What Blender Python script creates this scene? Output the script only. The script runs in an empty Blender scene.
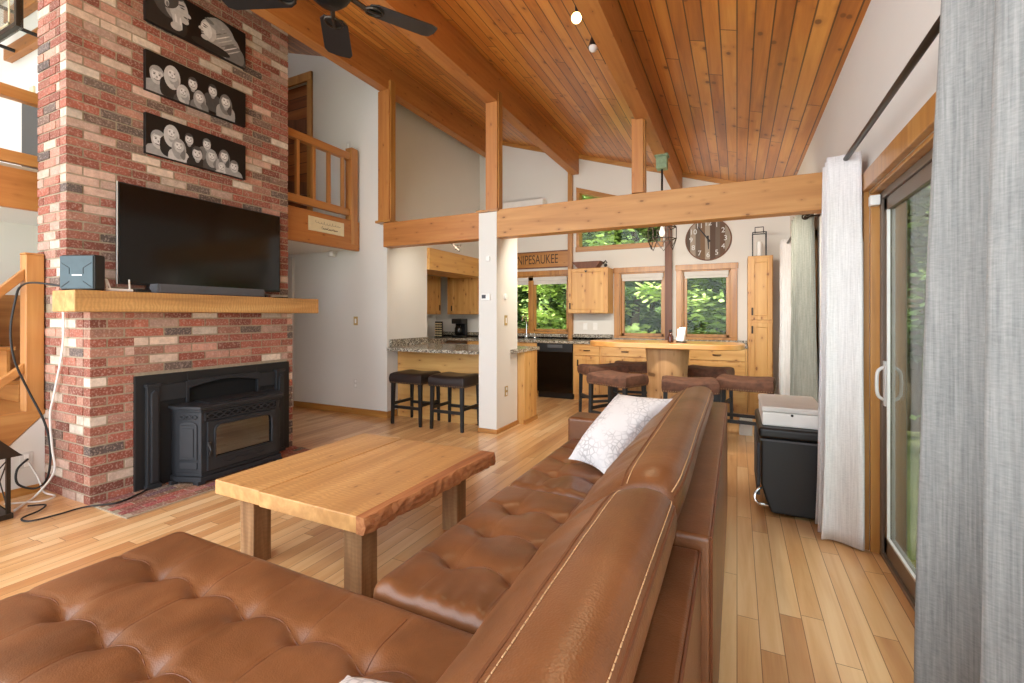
import bpy, math, random
from mathutils import Vector, Matrix, noise
random.seed(7)
S = bpy.context.scene
COL = S.collection
PI = math.pi
# ------------------------------------------------------------------ camera
F_PX, HORIZON, CAM_Z, YAW = 460.0, 316.0, 1.30, math.atan(225/460.0)
cd = bpy.data.cameras.new('camera'); cam = bpy.data.objects.new('camera', cd); COL.objects.link(cam)
cd.sensor_fit = 'HORIZONTAL'; cd.sensor_width = 36; cd.lens = 36*F_PX/1024
cd.shift_y = -(341.5-HORIZON)/1024; cd.clip_start = .02; cd.clip_end = 200
cam.location = (0, 0, CAM_Z); cam.rotation_euler = (PI/2, 0, YAW)
S.camera = cam
S.cycles.diffuse_bounces = 8; S.cycles.max_bounces = 14
# ------------------------------------------------------------------ sky, sun, exposure
S.view_settings.view_transform = 'Standard'; S.view_settings.look = 'None'
S.view_settings.gamma = 1; S.view_settings.use_curve_mapping = False
S.view_settings.exposure = 1.15
w = bpy.data.worlds.new('sky'); S.world = w; w.use_nodes = True
nt = w.node_tree; nt.nodes.clear()
o_ = nt.nodes.new('ShaderNodeOutputWorld'); b_ = nt.nodes.new('ShaderNodeBackground')
b_.inputs[0].default_value = (.88, .94, 1.0, 1); b_.inputs[1].default_value = 2.3
nt.links.new(b_.outputs[0], o_.inputs[0])
sl = bpy.data.lights.new('sun', 'SUN'); sl.energy = 9.0; sl.angle = .05; sl.color = (1, .95, .85)
so = bpy.data.objects.new('sun', sl); COL.objects.link(so); so.rotation_euler = Vector((.72, .16, -.68)).to_track_quat('-Z', 'Y').to_euler()
# big openings behind and beside the camera let the daylight in: light portals only guide the sky sampling
def portal(loc, rot, sx, sy):
    l = bpy.data.lights.new('portal', 'AREA'); l.shape = 'RECTANGLE'; l.size = sx; l.size_y = sy; l.cycles.is_portal = True
    o = bpy.data.objects.new('portal', l); COL.objects.link(o); o.location = loc; o.rotation_euler = rot
portal((-3, -.95, 2.0), (PI/2, 0, 0), 8.5, 4.6)
portal((.8, 2.1, 1.0), (0, PI/2, 0), 2.0, 2.1)
portal((.8, 5.85, 1.0), (0, PI/2, 0), 2.0, 1.5)
portal((-2.2, 7.6, 1.9), (-PI/2, 0, 0), 4.6, 2.9)

# ------------------------------------------------------------------ mesh helpers
class MB:
    def __init__(s): s.v=[]; s.f=[]; s.m=[]; s.c=None
    def add(s, vs, fs, m=0, xf=None):
        n=len(s.v)
        for p in vs:
            p=Vector(p); s.v.append(xf@p if xf else p)
        for f in fs: s.f.append([n+i for i in f]); s.m.append(m)
        return s
    def box(s,x0,x1,y0,y1,z0,z1,m=0,xf=None):
        return s.add([(x0,y0,z0),(x1,y0,z0),(x1,y1,z0),(x0,y1,z0),(x0,y0,z1),(x1,y0,z1),(x1,y1,z1),(x0,y1,z1)],
            [(3,2,1,0),(4,5,6,7),(0,1,5,4),(1,2,6,5),(2,3,7,6),(3,0,4,7)],m,xf)
    def prism(s,poly,axis,a0,a1,m=0,xf=None):
        # poly = 2D points; axis 'x': (y,z), 'y': (x,z), 'z': (x,y)
        n=len(poly)
        def P(p,a): return {'x':(a,p[0],p[1]),'y':(p[0],a,p[1]),'z':(p[0],p[1],a)}[axis]
        A=sum(poly[i][0]*poly[(i+1)%n][1]-poly[(i+1)%n][0]*poly[i][1] for i in range(n))
        if (A<0) != (axis=='y'): poly=poly[::-1]
        vs=[P(p,a0) for p in poly]+[P(p,a1) for p in poly]
        fs=[tuple(range(n-1,-1,-1)),tuple(range(n,2*n))]+[(i,(i+1)%n,n+(i+1)%n,n+i) for i in range(n)]
        if a1<a0: fs=[f[::-1] for f in fs]
        return s.add(vs,fs,m,xf)
    def tube(s,pts,r,n=8,m=0,xf=None,cap=True):
        pts=[Vector(p) for p in pts]; k=len(pts); rs=r if isinstance(r,(list,tuple)) else [r]*k
        vs=[];fs=[]; up=None
        for i,p in enumerate(pts):
            t=(pts[min(i+1,k-1)]-pts[max(i-1,0)]).normalized()
            if up is None: up=t.orthogonal().normalized()
            else: up=(up-t*up.dot(t)); up=up.normalized() if up.length>1e-6 else t.orthogonal().normalized()
            bn=t.cross(up)
            for j in range(n):
                a=2*PI*j/n; vs.append(p+(up*math.cos(a)+bn*math.sin(a))*rs[i])
        for i in range(k-1):
            for j in range(n): fs.append((i*n+j,i*n+(j+1)%n,(i+1)*n+(j+1)%n,(i+1)*n+j))
        if cap: fs+= [tuple(range(n-1,-1,-1)), tuple(range((k-1)*n,k*n))]
        return s.add(vs,fs,m,xf)
    def cyl(s,x,y,z0,z1,r,n=20,m=0,r1=None): return s.tube([(x,y,z0),(x,y,z1)],[r,r if r1 is None else r1],n,m)
    def lathe(s,x,y,prof,n=24,m=0): return s.tube([(x,y,z) for r,z in prof],[r for r,z in prof],n,m)
    def grid(s,fn,nu,nv,m=0,flip=False,closeu=False):
        vs=[fn(i/nu,j/nv) for i in range(nu+(0 if closeu else 1)) for j in range(nv+1)]
        fs=[]
        for i in range(nu):
            for j in range(nv):
                i2=(i+1)%nu if closeu else i+1
                q=(i*(nv+1)+j,i2*(nv+1)+j,i2*(nv+1)+j+1,i*(nv+1)+j+1); fs.append(q[::-1] if flip else q)
        return s.add(vs,fs,m)
    def ell(s,c,r,n=14,k=9,m=0,xf=None):
        vs=[];fs=[]
        for i in range(k+1):
            t=PI*i/k
            for j in range(n):
                a=2*PI*j/n; vs.append((c[0]+r[0]*math.sin(t)*math.cos(a),c[1]+r[1]*math.sin(t)*math.sin(a),c[2]-r[2]*math.cos(t)))
        for i in range(k):
            for j in range(n): fs.append((i*n+j,i*n+(j+1)%n,(i+1)*n+(j+1)%n,(i+1)*n+j))
        return s.add(vs,fs,m,xf)
    def build(s,name,mats,parent=None,smooth=False,bev=0,loc=None,seg=2):
        if not isinstance(mats,(list,tuple)): mats=[mats]
        if parent is not None: off=Vector(parent['_o']) if '_o' in parent else Vector((0,0,0))
        elif loc is not None: off=Vector(loc)
        else:
            xs=[v.x for v in s.v]; ys=[v.y for v in s.v]; zs=[v.z for v in s.v]
            off=Vector(((min(xs)+max(xs))/2,(min(ys)+max(ys))/2,min(zs)))
        me=bpy.data.meshes.new(name); me.from_pydata([tuple(v-off) for v in s.v],[],s.f); me.update()
        for m in mats: me.materials.append(m)
        if len(mats)>1: me.polygons.foreach_set('material_index',s.m)
        if s.c is not None:
            at=me.color_attributes.new('col','FLOAT_COLOR','CORNER'); d=[]
            for p in me.polygons: d+= list(s.c[p.index])*len(p.vertices)
            at.data.foreach_set('color',d)
        if smooth: me.polygons.foreach_set('use_smooth',[True]*len(me.polygons))
        o=bpy.data.objects.new(name,me); COL.objects.link(o)
        if parent is not None:
            o.parent=parent
            if '_o' in parent: o['_o']=tuple(off)
        else: o.location=off
        if bev:
            b=o.modifiers.new('bevel','BEVEL'); b.width=bev; b.segments=seg; b.limit_method='ANGLE'; b.angle_limit=.6
            if not smooth:
                me.polygons.foreach_set('use_smooth',[True]*len(me.polygons)); b.harden_normals=True
        if smooth=='auto':
            e=o.modifiers.new('wn','WEIGHTED_NORMAL'); e.keep_sharp=True
        if parent is None: o['_o']=tuple(off)
        return o
def tag(o,label,cat,group=None):
    o['label']=label; o['category']=cat
    if group: o['group']=group
    return o
def st(o): o['kind']='structure'; return o
def thing(name,label,cat,loc=(0,0,0),group=None):
    o=bpy.data.objects.new(name,None); COL.objects.link(o); o.location=loc; o['_o']=tuple(loc); o.empty_display_size=.1
    return tag(o,label,cat,group)
def clone(root,loc,rz,label=None):
    r=root.copy(); COL.objects.link(r); r.location=loc; r.rotation_euler=(0,0,rz)
    if label: r['label']=label
    for ch in list(root.children):
        c=ch.copy(); COL.objects.link(c); c.parent=r
        for g in ch.children:
            d=g.copy(); COL.objects.link(d); d.parent=c
    return r
def text(name,body,size,mat,M,parent=None,extr=.002,align='CENTER'):
    cu=bpy.data.curves.new('t','FONT'); cu.body=body; cu.size=size; cu.align_x=align; cu.align_y='CENTER'; cu.extrude=extr
    to=bpy.data.objects.new('t',cu); COL.objects.link(to)
    me=bpy.data.meshes.new_from_object(to.evaluated_get(bpy.context.evaluated_depsgraph_get()))
    bpy.data.objects.remove(to)
    me.materials.clear(); me.materials.append(mat)
    off=Vector(parent['_o']) if parent is not None else Vector((0,0,0))
    me.transform(Matrix.Translation(-off)@M)
    o=bpy.data.objects.new(name,me); COL.objects.link(o)
    if parent is not None: o.parent=parent
    return o
def spline(pts,n=8):
    P=[Vector(p) for p in pts]; out=[]
    for i in range(len(P)-1):
        a=P[max(i-1,0)];b=P[i];c=P[i+1];d=P[min(i+2,len(P)-1)]
        for k in range(n):
            t=k/n
            out.append(.5*((2*b)+(c-a)*t+(2*a-5*b+4*c-d)*t*t+(3*b-a-3*c+d)*t**3))
    out.append(P[-1]); return out
RX=Matrix.Rotation(PI/2,4,'X')          # text in XZ plane facing -Y
RXP=Matrix.Rotation(PI/2,4,'Z')@RX      # text in YZ plane facing +X

# ------------------------------------------------------------------ materials
def srgb(r,g,b):
    f=lambda c:(c/255/12.92 if c/255<=.04045 else ((c/255+.055)/1.055)**2.4)
    return (f(r),f(g),f(b),1)
class NT:
    def __init__(s,name,rough=.5,spec=.5,coat=0,metal=0):
        s.mat=bpy.data.materials.new(name); s.mat.use_nodes=True; s.t=s.mat.node_tree; s.t.nodes.clear()
        s.out=s.n('OutputMaterial'); s.b=s.n('BsdfPrincipled'); s.t.links.new(s.b.outputs[0],s.out.inputs[0])
        s.b.inputs['Roughness'].default_value=rough; s.b.inputs['Metallic'].default_value=metal
        s.b.inputs['Specular IOR Level'].default_value=spec; s.b.inputs['Coat Weight'].default_value=coat; s.b.inputs['Coat Roughness'].default_value=.22
        s._co=None
    def n(s,t,**kw):
        q=s.t.nodes.new('ShaderNode'+t)
        for k,v in kw.items(): setattr(q,k,v)
        return q
    def l(s,a,b): s.t.links.new(a,b)
    def put(s,sock,v):
        if isinstance(v,bpy.types.NodeSocket): s.l(v,sock)
        else: sock.default_value=v
    def math(s,op,a,b=0,c=None,clamp=False):
        q=s.n('Math',operation=op); q.use_clamp=clamp; s.put(q.inputs[0],a); s.put(q.inputs[1],b)
        if c is not None: s.put(q.inputs[2],c)
        return q.outputs[0]
    def co(s):
        if not s._co: s._co=s.n('TexCoord').outputs['Object']
        return s._co
    def xyz(s):
        q=s.n('SeparateXYZ'); s.l(s.co(),q.inputs[0]); return q.outputs
    def comb(s,x,y,z):
        q=s.n('CombineXYZ'); s.put(q.inputs[0],x); s.put(q.inputs[1],y); s.put(q.inputs[2],z); return q.outputs[0]
    def map(s,scale,src=None,loc=None):
        q=s.n('Mapping'); s.l(src or s.co(),q.inputs[0]); q.inputs['Scale'].default_value=scale
        if loc is not None: s.put(q.inputs['Location'],loc)
        return q.outputs[0]
    def noise(s,vec,scale=1,detail=4,rough=.55,dist=0):
        q=s.n('TexNoise'); s.l(vec,q.inputs['Vector']); q.inputs['Scale'].default_value=scale; q.inputs['Detail'].default_value=detail
        q.inputs['Roughness'].default_value=rough; q.inputs['Distortion'].default_value=dist; return q.outputs[0]
    def vor(s,vec,scale,feature='F1',out=0):
        q=s.n('TexVoronoi',feature=feature); s.l(vec,q.inputs['Vector']); q.inputs['Scale'].default_value=scale; return q.outputs[out]
    def white(s,vec):
        q=s.n('TexWhiteNoise',noise_dimensions='3D'); s.l(vec,q.inputs['Vector']); return q.outputs[0]
    def ramp(s,fac,stops,interp='LINEAR'):
        q=s.n('ValToRGB'); q.color_ramp.interpolation=interp; e=q.color_ramp.elements
        while len(e)<len(stops): e.new(.5)
        for i,(p,c) in enumerate(stops): e[i].position=p; e[i].color=c if len(c)==4 else (*c,1)
        s.l(fac,q.inputs[0]); return q.outputs[0]
    def mix(s,fac,a,b,mode='MIX'):
        q=s.n('Mix',data_type='RGBA',blend_type=mode); s.put(q.inputs[0],fac); s.put(q.inputs[6],a); s.put(q.inputs[7],b); return q.outputs[2]
    def bump(s,h,strength=.3,dist=.01):
        q=s.n('Bump'); q.inputs['Strength'].default_value=strength; q.inputs['Distance'].default_value=dist; s.l(h,q.inputs['Height']); s.l(q.outputs[0],s.b.inputs['Normal'])
    def col(s,c): s.put(s.b.inputs['Base Color'],c); return s
def plain(name,c,rough=.5,metal=0,spec=.5,coat=0,var=.06,vs=6,bump=0,bs=150):
    m=NT(name,rough,spec,coat,metal)
    n=m.noise(m.co(),vs,3)
    d=tuple(x*(1-var) for x in c[:3])+(1,); e=tuple(min(1,x*(1+var)) for x in c[:3])+(1,)
    m.col(m.ramp(n,[(.3,d),(.7,e)]))
    if bump: m.bump(m.noise(m.co(),bs,2),bump,.003)
    return m.mat
def emit(name,c,strength):
    m=NT(name); m.b.inputs['Emission Color'].default_value=c; m.b.inputs['Emission Strength'].default_value=strength; m.col(c); return m.mat
AX={'x':0,'y':1,'z':2}
def wood(name,light,mid,dark,grain='y',planks=None,rough=.4,coat=.0,knots=.0,spread=.35,fine=18,bump=.12,seam=(.03,.012,.004,1),saw=False,knot_col=None,spec=.5):
    """grain axis; planks=(across axis,width,length,gap fraction)"""
    m=NT(name,rough,spec,coat); X=m.xyz(); g=AX[grain]
    val=None; loc=None; mask=None
    if planks:
        ax,wd,ln,gap=planks
        a=m.math('DIVIDE',X[AX[ax]],wd); idx=m.math('FLOOR',a); fr=m.math('FRACT',a)
        r1=m.white(m.comb(idx,3.7,1.1))
        lb=m.math('ADD',m.math('DIVIDE',X[g],ln),m.math('MULTIPLY',r1,7.3)); seg=m.math('FLOOR',lb); lf=m.math('FRACT',lb)
        val=m.white(m.comb(idx,seg,.5))
        e1=m.math('MINIMUM',fr,m.math('SUBTRACT',1,fr)); k1=m.math('LESS_THAN',e1,gap)
        e2=m.math('MINIMUM',lf,m.math('SUBTRACT',1,lf)); k2=m.math('LESS_THAN',e2,gap*wd/ln)
        mask=m.math('MAXIMUM',k1,k2)
        loc=m.comb(m.math('MULTIPLY',val,31),m.math('MULTIPLY',val,17),m.math('MULTIPLY',r1,23))
    sc=[fine]*3; sc[g]=fine*.06
    v=m.map(sc,loc=loc)
    n1=m.noise(v,1,6,.62,.6)
    sc2=[fine*.28]*3; sc2[g]=fine*.022
    n2=m.noise(m.map(sc2,loc=loc),1,3,.5,1.5)
    f=m.math('ADD',m.math('MULTIPLY',n1,.55),m.math('MULTIPLY',n2,.45))
    if val is not None: f=m.math('ADD',f,m.math('MULTIPLY',m.math('SUBTRACT',val,.5),spread))
    c=m.ramp(f,[(.28,dark),(.5,mid),(.72,light)])
    if knots:
        oth=[q for q in range(3) if q!=g]
        kv=m.comb(m.math('MULTIPLY',X[g],3.4),m.math('MULTIPLY',m.math('ADD',X[oth[0]],X[oth[1]]),7.5),0)
        if loc is not None:
            va=m.n('VectorMath',operation='ADD'); m.l(kv,va.inputs[0]); m.l(loc,va.inputs[1]); kv=va.outputs[0]
        kq=m.n('TexVoronoi',voronoi_dimensions='2D'); m.l(kv,kq.inputs['Vector']); kq.inputs['Scale'].default_value=1
        kc=m.n('SeparateColor'); m.l(kq.outputs['Color'],kc.inputs[0])
        kd=m.math('ADD',m.math('ADD',kq.outputs['Distance'],m.math('MULTIPLY',kc.outputs[0],.09)),m.math('MULTIPLY',m.noise(m.map((40,40,40)),1,2),.05))
        kk=m.ramp(kd,[(knots*.75,(1,1,1,1)),(knots,(0,0,0,1))])
        c=m.mix(kk,c,knot_col or tuple(x*.28 for x in dark[:3])+(1,))
        ring=m.ramp(kd,[(knots*.9,(1,1,1,1)),(knots*2.2,(0,0,0,1))]); c=m.mix(m.math('MULTIPLY',ring,.45),c,dark)
    if saw:
        q=m.n('TexWave',wave_type='BANDS'); q.bands_direction=grain.upper()
        m.l(m.map((1,1,1)),q.inputs[0]); q.inputs['Scale'].default_value=14; q.inputs['Distortion'].default_value=9; q.inputs['Detail'].default_value=2
        c=m.mix(m.math('MULTIPLY',q.outputs['Fac'],saw),c,dark)
    h=f
    if mask is not None:
        c=m.mix(m.math('MULTIPLY',mask,.85),c,seam); h=m.math('SUBTRACT',f,m.math('MULTIPLY',mask,2))
    m.col(c); m.bump(h,bump,.004); return m.mat
M={}
def pw(k,l,mid,d,**kw): M[k]=wood(k,srgb(*l),srgb(*mid),srgb(*d),**kw)
pw('floor',(232,196,146),(214,168,114),(188,134,84),grain='y',planks=('x',.083,1.1,.018),rough=.28,coat=.35,spread=.34,fine=16,bump=.05,seam=srgb(110,66,34))
pw('ceil',(214,152,74),(190,120,50),(150,86,34),grain='y',planks=('x',.105,2.6,.045),rough=.34,coat=.25,knots=.13,spread=.24,fine=14,bump=.1,seam=srgb(50,22,8))
for g in 'xyz':
    pw('beam_'+g,(200,144,80),(180,118,60),(148,88,40),grain=g,rough=.45,knots=.10,fine=12)
    pw('trim_'+g,(200,150,82),(178,124,60),(140,90,40),grain=g,rough=.35,coat=.2,fine=20,knots=.07)
    pw('cab_'+g,(226,184,118),(208,160,94),(178,122,64),grain=g,rough=.4,coat=.1,knots=.13,fine=12,knot_col=srgb(96,52,22))
    pw('rail_'+g,(204,152,88),(182,124,66),(150,96,48),grain=g,rough=.38,coat=.15,fine=16)
pw('crossbeam',(214,166,104),(194,140,80),(160,106,54),grain='x',rough=.5,knots=.11,fine=10)
pw('table',(222,182,124),(202,154,96),(160,112,62),grain='y',rough=.42,knots=.09,fine=11,saw=.4)
pw('bark',(196,138,84),(160,100,58),(98,56,32),grain='y',rough=.7,fine=30,bump=.8)
pw('rough_post',(176,140,98),(140,102,64),(92,62,36),grain='z',rough=.75,fine=26,bump=.7,saw=.15)
pw('mantel',(220,182,120),(196,150,90),(138,98,54),grain='y',rough=.6,fine=14,bump=.5,saw=.32)
pw('slab',(226,180,112),(206,152,84),(176,118,58),grain='x',rough=.3,coat=.3,fine=9)
pw('log',(206,170,124),(182,142,96),(140,100,62),grain='z',rough=.65,fine=9,bump=.4,knots=.12)
pw('darkwood',(138,90,60),(112,68,44),(78,44,28),grain='z',rough=.5)
pw('door_plank',(170,104,52),(140,78,36),(96,48,20),grain='x',planks=('z',.16,3,.03),rough=.5,spread=.3)
M['wall']=plain('wall_paint',srgb(222,220,213),.75,var=.012,vs=2,bump=.05,bs=90)
M['white']=plain('white_plastic',srgb(238,237,232),.4)
M['offwhite']=plain('offwhite',srgb(214,212,206),.6)
M['black']=plain('black_satin',srgb(26,26,27),.4)
M['blackmetal']=plain('black_metal',srgb(30,29,28),.42,metal=.6)
M['bronze']=plain('bronze_metal',srgb(66,58,50),.4,metal=.8)
M['iron']=plain('stove_iron',srgb(44,46,50),.5,metal=.25,var=.12,bump=.05)
M['iron_d']=plain('stove_dark',srgb(22,23,25),.55,bump=.03)
M['gap']=plain('stove_shade',srgb(8,8,8),.9)  # near-black that stands in for shade in the stove openings
M['screen']=plain('screen_glass',srgb(10,10,9),.12,coat=.0,var=.02)
M['plastic']=plain('black_plastic',srgb(24,25,26),.38)
M['grey']=plain('grey_fabric_mesh',srgb(84,86,90),.8,bump=.3,bs=400)
M['chrome']=plain('chrome',(.8,.8,.8,1),.15,metal=1)
M['brass']=plain('brass_plate',srgb(196,170,112),.35,metal=.4)
M['rubber_w']=plain('white_cable',srgb(228,226,220),.45)
M['rubber_b']=plain('black_cable',srgb(22,21,20),.5)
M['teal']=plain('teal_plastic',srgb(40,62,68),.3,var=.15,vs=14)
M['text_w']=plain('white_lettering',srgb(220,222,222),.5)
M['text_d']=plain('dark_lettering',srgb(70,48,28),.7)
M['text_g']=plain('grey_lettering',srgb(150,140,118),.7)
M['frame_br']=plain('bronze_aluminium',srgb(118,104,90),.4,metal=.3)
M['frame_lt']=plain('pale_vinyl',srgb(206,206,202),.35)
M['carpet']=plain('carpet',srgb(176,160,138),.95,bump=.5,bs=300)
M['mortar']=plain('mortar',srgb(158,144,122),.95,var=.15,vs=30,bump=.4)
M['black_leather']=plain('dark_bonded_leather',srgb(44,34,31),.38,bump=.15,bs=200)
M['suede']=plain('brown_suede',srgb(100,66,48),.8,var=.4,vs=14,bump=.3,bs=120)
M['nail']=plain('nailheads',srgb(150,124,92),.35,metal=.8)
M['bluegrey_leg']=plain('black_stained_leg',srgb(36,40,42),.4)
M['bulb_glass']=emit('lit_bulb',(1,.62,.25,1),5)
M['amber']=plain('amber_bottle',srgb(62,26,14),.12,coat=.5)
M['cream']=plain('cream_plaque',srgb(226,214,176),.6,var=.05,vs=20)
M['rope']=plain('woven_ball',srgb(150,116,80),.9,var=.35,vs=60,bump=.8,bs=90)
M['red']=plain('red_rim',srgb(170,60,34),.5)
M['green_patina']=plain('patina_metal',srgb(120,140,110),.5,var=.2,vs=30)
M['bark_t']=plain('tree_bark',srgb(98,84,68),.9,var=.35,vs=9,bump=.6,bs=30)
M['bark_p']=plain('pale_bark',srgb(164,152,130),.9,var=.3,vs=9,bump=.5,bs=30)
def leafm(name,a,b):
    m=NT(name,.6,.3); m.col(m.ramp(m.noise(m.co(),1.3,4),[(.35,srgb(*a)),(.65,srgb(*b))]))
    m.b.inputs['Subsurface Weight'].default_value=0; return m.mat
M['leaf_a']=leafm('leaf_green',(98,124,60),(154,176,96)); M['leaf_b']=leafm('leaf_dark',(66,92,50),(108,134,74)); M['leaf_c']=leafm('leaf_bright',(146,172,84),(200,214,134))
M['ground']=leafm('forest_floor',(104,116,62),(146,150,100))
# glass
def glass(name,tint,rough=0.0,refl=1.0):
    m=NT(name); t=m.n('BsdfTransparent'); g=m.n('BsdfGlossy'); mx=m.n('MixShader'); fr=m.n('Fresnel'); ge=m.n('NewGeometry'); m.l(m.math('MULTIPLY_ADD',ge.outputs['Backfacing'],1/1.45-1.45,1.45),fr.inputs[0])
    t.inputs[0].default_value=tint; g.inputs['Roughness'].default_value=rough
    m.l(m.math('MULTIPLY',fr.outputs[0],refl,clamp=True),mx.inputs[0]); m.l(t.outputs[0],mx.inputs[1]); m.l(g.outputs[0],mx.inputs[2]); m.l(mx.outputs[0],m.out.inputs[0]); return m.mat
M['pane']=glass('window_glass',(.95,.97,.95,1),0,.35); M['door_glass']=glass('door_glass',(.66,.68,.66,1)); M['stove_glass']=glass('stove_glass',(.2,.2,.2,1),.03,6.0)
M['clear']=glass('lantern_glass',(.9,.92,.9,1))
# brick: each brick's own fired colour comes from the mesh
m=NT('brick',.88,.3); a=m.n('Attribute',attribute_name='col'); n=m.noise(m.co(),22,5,.7); n2=m.noise(m.co(),70,3)
c=m.mix(m.math('MULTIPLY',m.ramp(n,[(.38,(0,0,0,1)),(.66,(1,1,1,1))]),.55),a.outputs[0],m.mix(.6,a.outputs[0],srgb(74,50,42)))
c=m.mix(m.math('MULTIPLY',m.ramp(n2,[(.50,(0,0,0,1)),(.66,(1,1,1,1))]),.42),c,srgb(205,180,165)); m.col(c); m.bump(m.noise(m.co(),60,4),.6,.004); M['brick']=m.mat
# leather
m=NT('brown_leather',.36,.5,.0); n=m.noise(m.co(),3.2,5,.6,.5); n2=m.noise(m.co(),40,4,.6)
c=m.ramp(n,[(.25,srgb(88,54,30)),(.5,srgb(116,73,42)),(.75,srgb(136,88,53))]); c=m.mix(m.math('MULTIPLY',n2,.22),c,srgb(92,50,28)); m.col(c)
h=m.math('ADD',m.math('MULTIPLY',m.vor(m.co(),240),.35),m.noise(m.map((14,14,14)),1,4,.6,1.2)); m.bump(h,.18,.006); M['leather']=m.mat
M['thread']=plain('tan_thread',srgb(196,158,118),.7)
M['seamdark']=plain('seam_leather',srgb(104,60,34),.5)
# granite
m=NT('granite',.18,.5); v=m.vor(m.co(),90,'F1',1); n=m.noise(m.co(),60,4,.7)
q=m.n('SeparateColor'); m.l(v,q.inputs[0])
c=m.ramp(q.outputs[0],[(0,srgb(52,48,44)),(.22,srgb(120,112,98)),(.45,srgb(176,168,148)),(.7,srgb(206,200,184)),(.9,srgb(98,80,62))],'CONSTANT'); c=m.mix(m.math('MULTIPLY',n,.4),c,srgb(150,142,126)); m.col(c); M['granite']=m.mat
# linen curtains
def linen(name,a,b):
    m=NT(name,.9,.2); n=m.noise(m.map((160,160,5)),1,4,.6); n2=m.noise(m.map((60,60,260)),1,3,.6)
    f=m.math('ADD',m.math('MULTIPLY',n,.65),m.math('MULTIPLY',n2,.35)); m.col(m.ramp(f,[(.36,srgb(*a)),(.64,srgb(*b))])); m.bump(f,.25,.002); return m.mat
M['linen']=linen('grey_linen',(126,128,126),(160,160,156)); M['linen_w']=linen('white_linen',(204,202,200),(232,230,228)); M['linen_g']=linen('sage_linen',(128,131,121),(160,162,151))
# pillow print
m=NT('printed_cotton',.9,.2); n=m.vor(m.map((36,36,36)),1,'DISTANCE_TO_EDGE'); n2=m.noise(m.co(),5,3)
k=m.math('MULTIPLY',m.ramp(n,[(.03,(1,1,1,1)),(.14,(0,0,0,1))]),m.ramp(n2,[(.38,(0,0,0,1)),(.52,(1,1,1,1))])); m.col(m.mix(m.math('MULTIPLY',k,.5),srgb(212,210,209),srgb(128,124,126))); M['print']=m.mat
# clock boards
m=NT('barnboard_stripes',.7); X=m.xyz(); c=m.ramp(m.math('ADD',m.math('MULTIPLY',X[0],1/.62),.5),[(0,srgb(84,70,60)),(.1,srgb(178,166,150)),(.22,srgb(112,98,84)),(.33,srgb(128,98,70)),(.43,srgb(180,168,150)),(.54,srgb(84,62,50)),(.66,srgb(110,96,84)),(.76,srgb(104,76,58)),(.87,srgb(160,148,132))],'CONSTANT')
c=m.mix(m.math('MULTIPLY',m.noise(m.map((40,40,5)),1,4),.5),c,srgb(90,76,64)); m.col(c); M['clock']=m.mat
for i,g in enumerate((8,34,70,110,150,186,214)): M['tone%d'%i]=plain('print_grey_%d'%i,srgb(g,g,g),.5,var=.1,vs=30)

# ------------------------------------------------------------------ setting
XR=.66
def zc(x): return 3.03+.32*(XR-x)
YB=-.9; YF=7.42; XL=-8.2
st(MB().box(XL,XR+.15,YB,YF+.15,-.1,0).build('floor',M['floor'],loc=(0,0,0)))
st(MB().prism([(XL,zc(XL)),(XR+.15,zc(XR+.15)),(XR+.15,zc(XR+.15)+.12),(XL,zc(XL)+.12)],'y',YB,YF+.15).build('ceiling',M['ceil'],loc=(0,0,0)))
# right wall with two door openings
D1=(1.15,3.16,1.99); D2=(5.12,6.62,1.99)
b=MB()
for y0,y1 in ((YB,D1[0]),(D1[1],D2[0]),(D2[1],YF+.15)): b.box(XR,XR+.15,y0,y1,0,zc(XR)+.05)
for d in (D1,D2): b.box(XR,XR+.15,d[0],d[1],d[2],zc(XR)+.05)
st(b.build('wall_right',M['wall'],loc=(XR,0,0)))
# far wall: columns between openings
WS=(-4.05,-2.56,1.03,2.0)      # sink window
W1=(-1.70,-1.0,.98,1.99); W2=(-.75,-.08,.98,1.99)
HW=(-2.42,-1.03,2.44)          # clerestory, sloping head
def hz(x): return zc(x)-.62
b=MB(); T=.15
def wallpoly(x0,x1,z0,z1=None):
    if z1 is None: b.prism([(x0,z0),(x1,z0),(x1,zc(x1)+.05),(x0,zc(x0)+.05)],'y',YF,YF+T)
    else: b.box(x0,x1,YF,YF+T,z0,z1)
wallpoly(XL,WS[0],0); wallpoly(WS[0],WS[1],0,WS[2]); wallpoly(WS[0],WS[1],WS[3])
wallpoly(WS[1],W1[0],0,2.44); wallpoly(W1[0],W1[1],0,W1[2]); wallpoly(W1[0],W1[1],W1[3],2.44)
wallpoly(W1[1],W2[0],0,2.44); wallpoly(W2[0],W2[1],0,W2[2]); wallpoly(W2[0],W2[1],W2[3])
wallpoly(W2[1],XR,0); wallpoly(WS[1],HW[0],2.44); wallpoly(HW[1],W2[0],2.44)
b.prism([(HW[0],hz(HW[0])),(HW[1],hz(HW[1])),(HW[1],zc(HW[1])+.05),(HW[0],zc(HW[0])+.05)],'y',YF,YF+T)
st(b.build('wall_far',M['wall'],loc=(0,YF,0)))
st(MB().prism([(YB,0),(YF,0),(YF,zc(XL)+.05),(YB,zc(XL)+.05)],'x',XL-.15,XL).build('wall_left',M['wall']))
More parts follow.
